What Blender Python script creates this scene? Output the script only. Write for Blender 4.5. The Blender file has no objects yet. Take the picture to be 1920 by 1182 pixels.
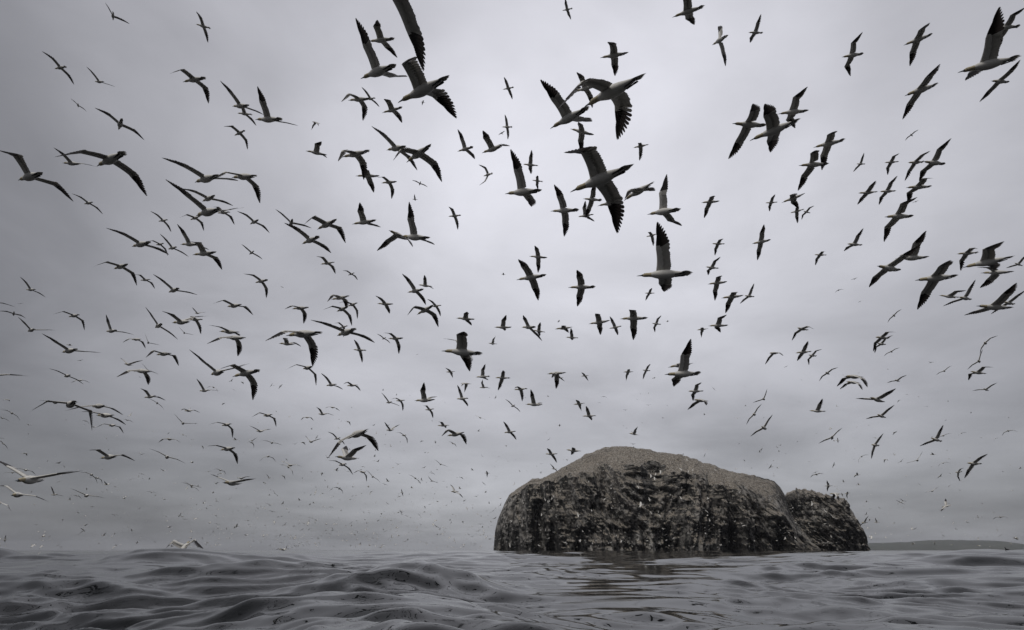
import bpy, math, random
import numpy as np
from mathutils import Vector, noise
R = math.radians
S = bpy.context.scene

# ------------------------------------------------------------ camera
PITCH = math.atan(440 / 1066.0)
cam = bpy.data.cameras.new('camera'); co = bpy.data.objects.new('camera', cam)
S.collection.objects.link(co); S.camera = co
co.location = (0, 0, 0.55); co.rotation_euler = (math.pi / 2 + PITCH, 0, 0)
cam.sensor_width = 36; cam.lens = 36 * 1066 / 1920.0
cam.clip_start = 0.05; cam.clip_end = 40000

# ------------------------------------------------------------ exposure
S.view_settings.view_transform = 'Standard'; S.view_settings.look = 'None'
S.view_settings.gamma = 1; S.view_settings.exposure = 0.0
S.render.engine = 'CYCLES'

# ------------------------------------------------------------ overcast sky
SUN_EL, SUN_AZ = 62, 215         # azimuth clockwise from straight ahead: high behind the camera
w = bpy.data.worlds.new('World'); S.world = w; w.use_nodes = True
N = w.node_tree.nodes; L = w.node_tree.links; N.clear()
def nd(t, **k):
    n = N.new(t)
    for a, b in k.items(): setattr(n, a, b)
    return n
def mth(op, a, b=None, c=None, clamp=False):
    n = nd('ShaderNodeMath', operation=op, use_clamp=clamp)
    for i, v in enumerate((a, b, c)):
        if v is None: continue
        if isinstance(v, (int, float)): n.inputs[i].default_value = v
        else: L.new(v, n.inputs[i])
    return n.outputs[0]
def ramp(val, pts):
    n = nd('ShaderNodeValToRGB'); L.new(val, n.inputs[0]); e = n.color_ramp.elements
    while len(e) < len(pts): e.new(0.5)
    for q, (pos, v) in zip(e, pts):
        q.position = pos; q.color = (v[0], v[1], v[2], 1) if isinstance(v, tuple) else (v, v, v, 1)
    n.color_ramp.interpolation = 'EASE'
    return n.outputs[0]
sky = nd('ShaderNodeTexSky', sky_type='NISHITA', sun_disc=False)
sky.sun_elevation = R(SUN_EL); sky.sun_rotation = R(SUN_AZ); sky.air_density = 1; sky.dust_density = 3
tc = nd('ShaderNodeTexCoord')
sep = nd('ShaderNodeSeparateXYZ'); L.new(tc.outputs['Generated'], sep.inputs[0])
z = mth('MAXIMUM', sep.outputs[2], 0.0)
# cloud layer seen in perspective: direction projected on a flat ceiling
den = mth('ADD', z, 0.16)
cx = mth('DIVIDE', sep.outputs[0], den); cy = mth('DIVIDE', sep.outputs[1], den)
comb = nd('ShaderNodeCombineXYZ'); L.new(cx, comb.inputs[0]); L.new(cy, comb.inputs[1])
def nz(scale, detail, rough, off):
    m = nd('ShaderNodeMapping'); m.inputs['Location'].default_value = off; L.new(comb.outputs[0], m.inputs[0])
    t = nd('ShaderNodeTexNoise'); t.inputs['Scale'].default_value = scale; t.inputs['Detail'].default_value = detail
    t.inputs['Roughness'].default_value = rough; t.inputs['Distortion'].default_value = 0.4
    L.new(m.outputs[0], t.inputs['Vector']); return t.outputs[0]
c1 = nz(0.55, 5, 0.5, (3.1, 1.7, 0)); c2 = nz(1.6, 6, 0.55, (9.2, 4.4, 0))
cl = mth('ADD', mth('MULTIPLY', mth('SUBTRACT', c1, 0.5), 1.05), mth('MULTIPLY', mth('SUBTRACT', c2, 0.5), 0.65))
# thin bright part of the cloud ahead, darker away from it
br = Vector((0.09, math.cos(R(42)), math.sin(R(42)))).normalized()
dt = nd('ShaderNodeVectorMath', operation='DOT_PRODUCT'); L.new(tc.outputs['Generated'], dt.inputs[0]); dt.inputs[1].default_value = br
glow = ramp(dt.outputs['Value'], [(0.0, 0.14), (0.20, 0.36), (0.40, 0.28), (0.53, 0.20), (0.59, 0.22), (0.70, 0.33), (0.79, 0.44), (0.88, 0.53), (0.95, 0.66), (1.0, 0.78)])  # brighter band out of view, added to light the rock and white birds
low = ramp(z, [(0.0, 0.86), (0.10, 0.92), (0.30, 1.0)])
lum = mth('MULTIPLY', mth('MULTIPLY', glow, low), mth('ADD', 1.0, cl))
tint = ramp(z, [(0.0, (0.955, 0.975, 1.04)), (0.25, (0.965, 0.97, 1.05)), (1.0, (0.97, 0.968, 1.055))])
mul = nd('ShaderNodeVectorMath', operation='SCALE'); L.new(tint, mul.inputs[0]); L.new(mth('MULTIPLY', lum, 10.0), mul.inputs['Scale'])
mix = nd('ShaderNodeMix', data_type='RGBA'); mix.inputs[0].default_value = 0.95
L.new(sky.outputs[0], mix.inputs[6]); L.new(mul.outputs[0], mix.inputs[7])
bg = nd('ShaderNodeBackground'); bg.inputs[1].default_value = 0.1; L.new(mix.outputs[2], bg.inputs[0])
out = nd('ShaderNodeOutputWorld'); L.new(bg.outputs[0], out.inputs[0])

sl = bpy.data.lights.new('sun', 'SUN'); sl.energy = 1.5; sl.angle = R(22); sl.color = (1, 0.97, 0.93)
so = bpy.data.objects.new('sun', sl); S.collection.objects.link(so)
sd = Vector((math.sin(R(SUN_AZ)) * math.cos(R(SUN_EL)), math.cos(R(SUN_AZ)) * math.cos(R(SUN_EL)), math.sin(R(SUN_EL))))
so.rotation_euler = sd.to_track_quat('Z', 'Y').to_euler()

# ------------------------------------------------------------ materials
class Mat:
    def __init__(s, name, col=(0.5, 0.5, 0.5), rough=0.6):
        s.m = bpy.data.materials.new(name); s.m.use_nodes = True; s.n = s.m.node_tree.nodes; s.l = s.m.node_tree.links
        s.b = s.n['Principled BSDF']; s.b.inputs['Base Color'].default_value = (*col, 1); s.b.inputs['Roughness'].default_value = rough
        s.tc = s.n.new('ShaderNodeTexCoord')
    def noise(s, scale, detail=4, rough=0.55, vec=None, stretch=None, dist=0.0):
        t = s.n.new('ShaderNodeTexNoise'); t.inputs['Scale'].default_value = scale; t.inputs['Detail'].default_value = detail
        t.inputs['Roughness'].default_value = rough; t.inputs['Distortion'].default_value = dist
        v = vec or s.tc.outputs['Object']
        if stretch:
            m = s.n.new('ShaderNodeMapping'); m.inputs['Scale'].default_value = stretch; s.l.new(v, m.inputs[0]); v = m.outputs[0]
        s.l.new(v, t.inputs['Vector']); return t.outputs[0]
    def ramp(s, val, pts):
        n = s.n.new('ShaderNodeValToRGB'); s.l.new(val, n.inputs[0]); e = n.color_ramp.elements
        while len(e) < len(pts): e.new(0.5)
        for q, (pos, v) in zip(e, pts):
            q.position = pos; q.color = (*v, 1) if isinstance(v, tuple) else (v, v, v, 1)
        return n.outputs[0]
    def mixc(s, f, a, b, mode='MIX'):
        n = s.n.new('ShaderNodeMix'); n.data_type = 'RGBA'; n.blend_type = mode
        for i, v in ((0, f), (6, a), (7, b)):
            if isinstance(v, tuple): n.inputs[i].default_value = (*v, 1)
            elif isinstance(v, (int, float)): n.inputs[i].default_value = v
            else: s.l.new(v, n.inputs[i])
        return n.outputs[2]
    def math(s, op, a, b):
        n = s.n.new('ShaderNodeMath'); n.operation = op
        for i, v in enumerate((a, b)):
            if isinstance(v, (int, float)): n.inputs[i].default_value = v
            else: s.l.new(v, n.inputs[i])
        return n.outputs[0]
    def col(s, o): s.l.new(o, s.b.inputs['Base Color'])
    def bump(s, h, strength=0.3, dist=0.1, prev=None):
        n = s.n.new('ShaderNodeBump'); n.inputs['Strength'].default_value = strength; n.inputs['Distance'].default_value = dist
        s.l.new(h, n.inputs['Height'])
        if prev: s.l.new(prev, n.inputs['Normal'])
        s.l.new(n.outputs[0], s.b.inputs['Normal']); return n.outputs[0]

def feather(name, c0, c1, rough, trans):
    m = Mat(name, c0, rough)
    f = m.noise(26, 4, 0.6, stretch=(1, 1, 1)); m.col(m.mixc(f, c0, c1))
    m.bump(m.noise(70, 2, 0.5, stretch=(0.5, 2, 2)), 0.12, 0.004)
    if trans:
        tr = m.n.new('ShaderNodeBsdfTranslucent'); tr.inputs[0].default_value = (*c1, 1)
        mx = m.n.new('ShaderNodeMixShader'); mx.inputs[0].default_value = trans
        o = m.n['Material Output']; m.l.new(m.b.outputs[0], mx.inputs[1]); m.l.new(tr.outputs[0], mx.inputs[2]); m.l.new(mx.outputs[0], o.inputs[0])
    return m.m
M_white = feather('white_plumage', (0.54, 0.52, 0.48), (0.80, 0.79, 0.75), 0.75, 0.0)
M_wfea = feather('white_flight_feathers', (0.26, 0.25, 0.23), (0.56, 0.54, 0.50), 0.7, 0.05)
M_black = feather('black_wingtip_feathers', (0.008, 0.007, 0.007), (0.045, 0.037, 0.034), 0.5, 0.3)
M_buff = feather('buff_head_plumage', (0.33, 0.28, 0.17), (0.54, 0.47, 0.32), 0.75, 0.0)
M_bill = Mat('blue_grey_bill', (0.30, 0.33, 0.36), 0.4).m
M_foot = Mat('black_webbed_foot', (0.02, 0.022, 0.02), 0.5).m
M_eye = Mat('pale_eye', (0.35, 0.42, 0.48), 0.1).m
BM = [M_white, M_black, M_buff, M_wfea]

def link(o): S.collection.objects.link(o); return o
def mesh_obj(name, v, f, mats, slots=None, smooth=True, parent=None):
    me = bpy.data.meshes.new(name)
    me.from_pydata([tuple(map(float, p)) for p in v], [], f)
    for m in mats: me.materials.append(m)
    if slots is not None: me.polygons.foreach_set('material_index', np.array(slots, dtype=np.int32))
    me.polygons.foreach_set('use_smooth', np.full(len(f), smooth)); me.update()
    o = bpy.data.objects.new(name, me); link(o)
    if parent: o.parent = parent
    return o
def grid_mesh(name, P, mat, closed_u=False):
    nu, nv = P.shape[:2]
    me = bpy.data.meshes.new(name); me.vertices.add(nu * nv); me.vertices.foreach_set('co', P.astype(np.float32).ravel())
    i = np.arange(nu if closed_u else nu - 1)[:, None]; j = np.arange(nv - 1)[None, :]
    a = (i * nv + j); b = (((i + 1) % nu) * nv + j)
    q = np.stack([a, b, b + 1, a + 1], -1).reshape(-1, 4).astype(np.int32)
    me.loops.add(q.size); me.loops.foreach_set('vertex_index', q.ravel())
    me.polygons.add(len(q)); me.polygons.foreach_set('loop_start', np.arange(0, q.size, 4, dtype=np.int32))
    me.polygons.foreach_set('use_smooth', np.ones(len(q), bool))
    me.materials.append(mat); me.update(calc_edges=True); me.validate()
    return link(bpy.data.objects.new(name, me))

# numpy value noise (fBm) for the big surfaces
rng = np.random.RandomState(7)
_perm = rng.permutation(512); _perm = np.concatenate([_perm, _perm, _perm]); _val = rng.rand(512) * 2 - 1
def vnoise(x, y, s=0):
    xi = np.floor(x).astype(int); yi = np.floor(y).astype(int); fx = x - xi; fy = y - yi
    fx = fx * fx * fx * (fx * (fx * 6 - 15) + 10); fy = fy * fy * fy * (fy * (fy * 6 - 15) + 10)
    h = lambda a, b: _val[_perm[(_perm[(a + s * 37) & 511] + b) & 511] & 511]
    return (h(xi, yi) * (1 - fx) + h(xi + 1, yi) * fx) * (1 - fy) + (h(xi, yi + 1) * (1 - fx) + h(xi + 1, yi + 1) * fx) * fy
def fbm(x, y, o=5, s=0, g=0.5):
    t = 0; a = 1
    for k in range(o): t = t + a * vnoise(x, y, s + k); x = x * 2.03 + 11.3; y = y * 2.03 + 5.7; a *= g
    return t
def ridged(x, y, o=4, s=0):
    t = 0; a = 1
    for k in range(o): t = t + a * (1 - 2 * np.abs(vnoise(x, y, s + k))); x = x * 2.1 + 3.3; y = y * 2.1 + 7.7; a *= 0.5
    return t

# ------------------------------------------------------------ sea
wm = Mat('dark_sea_water', (0.008, 0.009, 0.010), 0.02); wm.b.inputs['IOR'].default_value = 1.333; wm.b.inputs['Specular IOR Level'].default_value = 0.5
geo = wm.n.new('ShaderNodeNewGeometry').outputs['Position']
n1 = wm.noise(3.2, 4, 0.5, vec=geo, stretch=(0.6, 1.0, 1.0), dist=0.6)
rip = wm.math('MULTIPLY', wm.noise(11, 5, 0.6, vec=geo, stretch=(0.55, 1.0, 1.0), dist=0.4), wm.ramp(wm.noise(0.35, 3, 0.6, vec=geo), [(0.48, 0.0), (0.64, 1.0)]))
wm.bump(rip, 0.5, 0.012, prev=wm.bump(n1, 0.14, 0.02))
wr = random.Random(11)
comps = []
for k in range(84):
    lam = 0.34 * (26 / 0.34) ** (k / 83.0) * wr.uniform(0.9, 1.1)
    ang = R(-100 + wr.gauss(0, 42)); slope = 0.043 if lam < 1.2 else 0.030 if lam < 3 else 0.018 if lam < 8 else 0.010
    comps.append((lam, ang, slope * lam / (2 * math.pi) * wr.uniform(0.5, 1.5), wr.uniform(0, 6.28)))
MOUNDS = [(-10.6, 19.6, .46, 3.4, 1.2), (-1.25, 9.5, .30, 1.7, .8), (-30, 34, .5, 7, 2.0), (20, 27, .36, 3.2, 1.2), (34, 42, .55, 12, 2.4), (46.5, 54, .5, 8, 2.5), (-13, 33, .40, 5, 1.6)]
def sea_height(x, y, sp):
    h = np.zeros_like(x)
    wx = x + 0.8 * vnoise(x * 0.35, y * 0.35, 3); wy = y + 0.8 * vnoise(x * 0.35, y * 0.35, 9)
    for lam, ang, am, ph in comps:
        att = np.clip(lam / (sp * 3.0) - 1, 0, 1)
        c = np.cos((wx * math.cos(ang) + wy * math.sin(ang)) * 2 * math.pi / lam + ph)
        h += am * att * (c + 0.25 * (c * c - 0.5))
    for mx, my, mh, ma, mb in MOUNDS:                        # steeper single crests
        h += mh * np.exp(-((x - mx) / ma) ** 2 - ((y - my) / mb) ** 2)
    # wave groups: patches of calmer and rougher water
    g = 1 + 0.45 * vnoise(x / 7.0, y / 7.0, 21)
    r = np.hypot(x, y)
    slick = np.exp(-((x / np.maximum(np.abs(y), 1) - .22 + .10 * vnoise(y / 5, x / 9, 33)) / .17) ** 2) * (y > 0) * np.clip((r - 4.5) / 3, 0, 1)
    g = g * (1 - 0.74 * slick)
    return h * g * np.clip((r - 0.5) / 3.0, 0.15, 1) - 0.0
rr = [0.6]
while rr[-1] < 14000: rr.append(rr[-1] * (1.0062 if rr[-1] < 60 else 1.012 if rr[-1] < 700 else 1.05))
rr = np.array(rr)
th = np.concatenate([np.arange(-58, 58, 0.13), np.arange(58, 302, 3.0)])
TH, RR = np.meshgrid(np.radians(th), rr, indexing='ij')
X = RR * np.sin(TH); Y = RR * np.cos(TH)
SPc = np.maximum(RR * 0.0062, 0.012); SPc = np.where(RR > 60, RR * 0.012, SPc); SPc = np.where(np.abs(TH - math.pi) < R(122), np.maximum(SPc, RR * 0.05), SPc)
Z = sea_height(X, Y, SPc)
sea = grid_mesh('sea', np.stack([X, Y, Z], -1), wm.m, closed_u=True); sea['kind'] = 'structure'

# ------------------------------------------------------------ rock island
rm = Mat('guano_streaked_basalt', (0.08, 0.075, 0.07), 0.9)
g_ = rm.n.new('ShaderNodeNewGeometry'); pos = g_.outputs['Position']
sx = rm.n.new('ShaderNodeSeparateXYZ'); rm.l.new(g_.outputs['Normal'], sx.inputs[0])
px_ = rm.n.new('ShaderNodeSeparateXYZ'); rm.l.new(pos, px_.inputs[0])
big = rm.noise(0.035, 6, 0.62, vec=pos); streak = rm.noise(0.11, 7, 0.72, vec=pos, stretch=(1.0, 1.0, 0.28), dist=0.8)
fine = rm.noise(0.55, 6, 0.7, vec=pos, dist=0.5); speck = rm.noise(1.1, 3, 0.9, vec=pos)
cliff = rm.mixc(rm.ramp(streak, [(0.38, 0.0), (0.62, 1.0)]), (0.018, 0.018, 0.018), (0.16, 0.152, 0.142))
crack = rm.noise(0.24, 5, 0.55, vec=pos, stretch=(1.0, 1.0, 0.16), dist=0.9); rub = rm.noise(0.16, 8, 0.66, vec=pos, stretch=(1, 1, 1.3), dist=0.3)
cliff = rm.mixc(rm.ramp(crack, [(0.42, 0.95), (0.47, 0.0)]), cliff, (0.004, 0.004, 0.004))
cliff = rm.mixc(rm.ramp(rub, [(0.50, 0.0), (0.56, 0.9)]), cliff, (0.42, 0.40, 0.37))
cliff = rm.mixc(rm.ramp(rub, [(0.40, 0.9), (0.46, 0.0)]), cliff, (0.005, 0.008, 0.008))
cliff = rm.mixc(rm.ramp(big, [(0.42, 0.0), (0.62, 0.55)]), cliff, (0.075, 0.064, 0.054))
vast = rm.noise(0.016, 5, 0.6, vec=pos, stretch=(1, 1, 0.8), dist=1.0)
cliff = rm.mixc(1.0, cliff, rm.ramp(vast, [(0.42, 0.14), (0.50, 0.7), (0.56, 1.2)]), 'MULTIPLY')
gu = rm.math('MULTIPLY', rm.ramp(fine, [(0.53, 0.0), (0.66, 1.0)]), rm.ramp(sx.outputs[2], [(0.18, 0.12), (0.62, 1.0)]))
cliff = rm.mixc(gu, cliff, (0.44, 0.42, 0.38))
top = rm.mixc(rm.ramp(fine, [(0.35, 0.0), (0.65, 1.0)]), (0.12, 0.10, 0.08), (0.46, 0.41, 0.34))
top = rm.mixc(rm.ramp(speck, [(0.56, 0.0), (0.62, 0.8)]), top, (0.62, 0.60, 0.56))
top = rm.mixc(rm.ramp(rm.noise(0.7, 3, 0.8, vec=pos), [(0.42, 0.75), (0.50, 0.0)]), top, (0.03, 0.026, 0.022))
top = rm.mixc(rm.ramp(big, [(0.55, 0.0), (0.70, 0.7)]), top, (0.055, 0.05, 0.045))
c = rm.mixc(rm.ramp(sx.outputs[2], [(0.50, 0.0), (0.66, 1.0)]), cliff, top)
wet_and_shade = rm.ramp(rm.math('ADD', rm.math('MULTIPLY', rm.math('SUBTRACT', px_.outputs[2], 12.0), 0.042), rm.math('MULTIPLY', vast, 3.2)), [(0.35, 1.0), (0.95, 0.0)])  # algae-dark waterline band; shade of caves and overhangs painted in above it
# shade of the cleft between the two summits, painted dark into the rock colour
cleft_shade = rm.math('SUBTRACT', 1.0, rm.math('MULTIPLY', rm.math('ABSOLUTE', rm.math('SUBTRACT', px_.outputs[0], 306.0), 0.0), 0.03))
cleft_shade = rm.math('MULTIPLY', rm.ramp(rm.math('ADD', cleft_shade, rm.math('MULTIPLY', rub, 0.5)), [(0.35, 0.0), (0.7, 1.0)]), rm.math('GREATER_THAN', px_.outputs[1], 684.0))
c = rm.mixc(rm.math('MULTIPLY', cleft_shade, 0.85), c, (0.008, 0.008, 0.008))
c = rm.mixc(wet_and_shade, c, (0.006, 0.006, 0.005)); rm.col(c)
rm.bump(fine, 0.9, 1.6, prev=rm.bump(rub, 0.8, 2.5, prev=rm.bump(crack, 0.8, 3.0)))

def row_dir(px, py):   # image column / row of the photograph -> azimuth tangent and elevation tangent
    a = (591 - py) / 1066.0; h = (px - 960) / 1066.0
    fy = math.cos(PITCH) - a * math.sin(PITCH); fz = math.sin(PITCH) + a * math.cos(PITCH)
    return h / fy, fz / fy
def zp(pts): return [(900 + a / 2.4, 800 + b / 2.4) for a, b in pts]
def build_rock(name, sil, edge, D0, depth, seed, nu, cliff_lean, foot):
    """sil / edge: outline of the summit ridge and of the cliff's top edge, as bearings; real metres at distance D0"""
    A = np.array([row_dir(*p) for p in sil]); B = np.array([row_dir(*p) for p in edge])
    u = np.linspace(0, 1, nu)
    az = A[0, 0] + (A[-1, 0] - A[0, 0]) * u
    n_c, n_t, n_b = 150, 90, 24
    bow = np.sin(np.pi * np.clip(u, 0, 1)) ** 0.5          # plan outline: a rounded front
    yf = D0 + depth * 0.5 * (1 - bow)                       # front foot
    ye = yf + cliff_lean * (0.35 + 0.65 * bow)              # cliff top edge
    yr = yf + (ye - yf) + depth * (0.08 + 0.42 * bow)       # summit ridge
    yb = yr + depth * (0.1 + 0.4 * bow)
    te = np.interp(az, B[:, 0], B[:, 1]); tr = np.interp(az, A[:, 0], A[:, 1]); te = np.minimum(te, tr * 0.985)
    te = te + 0.0065 * fbm(u * 26, u * 0 + 1.3, 4, seed) * bow
    tr = tr + 0.0016 * fbm(u * 40, u * 0 + 4.3, 4, seed + 3) * bow
    ze = 0.55 + te * ye; zr = 0.55 + tr * yr
    rows = []
    for k in range(n_c):                                     # cliff
        t = k / (n_c - 1.0); s = t ** 0.9
        rows.append((yf + (ye - yf) * (t ** 1.6), -6 + (ze + 6) * s))
    for k in range(1, n_t):                                  # plateau up to the ridge
        t = k / (n_t - 1.0)
        rows.append((ye + (yr - ye) * t, ze + (zr - ze) * (1 - (1 - t) ** 1.35)))
    for k in range(1, n_b):                                  # back slope down to the water
        t = k / (n_b - 1.0)
        rows.append((yr + (yb - yr) * t ** 0.7, zr + (-6 - zr) * t ** 2))
    Yg = np.array([r[0] for r in rows]).T; Zg = np.array([r[1] for r in rows]).T
    Xg = az[:, None] * Yg
    V = np.repeat(np.arange(Yg.shape[1])[None, :], nu, 0) / float(n_c)
    cl = np.clip(1.06 - np.abs(np.minimum(V, 1.0) - 0.5) * 0.3, 0, 1) * np.clip((1.12 - V) / 0.12, 0, 1)
    x, z_ = Xg * 1.0, Zg * 1.0
    lean = 0.30 + 0.55 * fbm(x / 90, x * 0 + 7.7, 2, seed + 60); sh = x + z_ * lean                                       # strata lean
    d = 7.0 * (ridged(sh / 15, z_ / 210, 3, seed + 63) * 0.5) + 9.0 * fbm(sh / 60, z_ / 130, 3, seed + 5) + 13 * ridged(sh / 34, z_ / 170, 4, seed + 9) * 0.5 + 4.0 * fbm(sh / 9, z_ / 26, 5, seed + 13, 0.62) + 5.0 * ridged(sh / 10 + z_ / 30, z_ / 13, 4, seed + 31) * 0.5
    # deep gullies and sea caves at the foot
    g = np.clip(-fbm(x / 30, z_ / 140, 3, seed + 17) - 0.12, 0, 1) * 26
    cave = np.clip(1 - z_ / 26, 0, 1) * np.clip(fbm(x / 17, x * 0 + 2.2, 2, seed + 23) - 0.02, 0, 1) * 26
    ledge = 1.6 * np.clip(fbm(x / 20, z_ / 5.5, 3, seed + 27), 0, 1)
    Yg = Yg - (d + ledge) * cl * bow[:, None] ** 0.6 + (g + cave) * cl
    tp = np.clip((V - 0.98) / 0.1, 0, 1)
    Zg = Zg + tp * (2.4 * fbm(x / 26, Yg / 26, 5, seed + 41, 0.6) + 1.1 * np.abs(fbm(x / 6, Yg / 6, 3, seed + 45))) * bow[:, None] ** 0.4 * np.clip((2.2 - V), 0, 1)
    return Xg, Yg, Zg
sil1 = zp([(60,562),(64,520),(68,468),(82,415),(110,350),(130,312),(160,287),(200,262),(240,242),(300,233),(340,207),(380,185),(420,160),(470,135),(520,108),(570,95),(600,90),(650,93),(700,97),(760,105),(820,120),(860,125),(930,140),(1000,165),(1060,180),(1130,205),(1200,220),(1260,230),(1325,250),(1350,275),(1372,310),(1390,370),(1420,430),(1460,480),(1500,530),(1540,566)])
edge1 = zp([(60,562),(68,480),(84,430),(115,372),(140,322),(200,285),(260,262),(360,235),(480,205),(560,198),(690,182),(760,185),(850,190),(930,215),(1000,240),(1060,255),(1120,275),(1200,310),(1280,350),(1330,390),(1380,430),(1440,490),(1540,566)])
P1 = build_rock('island', sil1, edge1, 560, 210, 50, 620, 26, 0)
rock1 = grid_mesh('rock_island', np.stack(P1, -1), rm.m); rock1['kind'] = 'structure'
sil2 = zp([(1330,560),(1345,420),(1365,330),(1385,300),(1420,291),(1460,289),(1500,295),(1560,311),(1600,322),(1632,333),(1655,350),(1680,385),(1700,430),(1716,490),(1738,540),(1758,566)])
edge2 = zp([(1330,560),(1345,440),(1365,360),(1385,330),(1420,312),(1460,308),(1500,315),(1560,332),(1600,342),(1632,356),(1655,375),(1680,410),(1700,450),(1716,505),(1738,548),(1758,566)])
P2 = build_rock('islet', sil2, edge2, 665, 110, 160, 260, 20, 0)
rock2 = grid_mesh('rock_islet', np.stack(P2, -1), rm.m); rock2['kind'] = 'structure'

# ------------------------------------------------------------ far coast
hm = Mat('far_wooded_hills', (0.045, 0.055, 0.05), 0.95)
hm.col(hm.mixc(hm.noise(0.004, 5, 0.6), (0.030, 0.038, 0.034), (0.085, 0.09, 0.07)))
hx = np.linspace(3600, 9500, 420); hy = np.linspace(0, 1, 14)
HX, HT = np.meshgrid(hx, hy, indexing='ij')
prof = np.interp(HX, [3600, 4300, 5200, 6300, 7000, 7300, 7700, 8300, 9500], [60, 68, 84, 126, 130, 70, 34, 40, 66])
HZ = -3 + (prof + 3 + 6 * fbm(HX / 420, HT * 2, 4, 70) + 3.0 * fbm(HX / 60, HT * 5, 3, 75)) * np.sin(HT * math.pi) ** 0.6
HY = 8300 + HT * 1500 + 60 * fbm(HX / 500, HT, 3, 80)
hills = grid_mesh('hills', np.stack([HX, HY, HZ], -1), hm.m); hills['kind'] = 'structure'

# ------------------------------------------------------------ birds
ARM, HANDL = 0.37, 0.47
BODY = [(.385,-.006,.013,.014),(.365,-.004,.024,.026),(.335,0,.033,.035),(.30,.001,.036,.038),(.265,0,.035,.037),(.22,-.002,.041,.043),(.17,-.004,.058,.058),(.11,-.006,.074,.074),(.04,-.008,.083,.081),(-.04,-.008,.082,.078),(-.12,-.004,.070,.064),(-.19,.001,.052,.045),(-.26,.006,.037,.028),(-.315,.009,.026,.015)]
def unit(v): return v / max(1e-9, np.linalg.norm(v))
class G:
    def __init__(s): s.v = []; s.f = []; s.s = []
    def quad_strip(s, A, B, slot):
        """two rails of equal length"""
        b = len(s.v); n = len(A)
        for p, q in zip(A, B): s.v.append(p); s.v.append(q)
        for i in range(n - 1):
            k = b + 2 * i; s.f.append((k, k + 1, k + 3, k + 2)); s.s.append(slot if isinstance(slot, int) else slot[i])
    def loft(s, rings, slots, cap=True):
        b = len(s.v); m = len(rings[0])
        for r in rings: s.v.extend(r)
        for i in range(len(rings) - 1):
            for j in range(m):
                a, c = b + i * m + j, b + i * m + (j + 1) % m
                s.f.append((a, c, c + m, a + m)); s.s.append(slots[i])
        if cap:
            s.f.append(tuple(b + j for j in range(m))[::-1]); s.s.append(slots[0])
            e = b + (len(rings) - 1) * m; s.f.append(tuple(e + j for j in range(m))); s.s.append(slots[-1])
    def blade(s, base, d, wv, nrm, ln, wd, slot, seg=3, curl=0.0, point=0.35):
        prof = [(0, .75), (.35, 1), (.72, .85), (.92, point + .2), (1, .05)] if seg >= 3 else [(0, .8), (.6, 1), (1, .08)]
        A = []; B = []
        for t, k in prof:
            c = base + d * (ln * t) + nrm * (curl * t * t)
            A.append(c + wv * (wd * .5 * k)); B.append(c - wv * (wd * .5 * k))
        s.quad_strip(A, B, slot)
def lens(le, cd, nr, chord, th, n=6):
    """aerofoil section: le = leading edge point, cd = chord direction"""
    if n == 4: pr = [(0, 0), (.3, .55), (1, 0), (.35, -.35)]
    else: pr = [(0, 0), (.12, .5), (.42, .6), (1, .03), (.45, -.25), (.12, -.38)]
    return [le + cd * (chord * a) + nr * (th * b) for a, b in pr]
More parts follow.
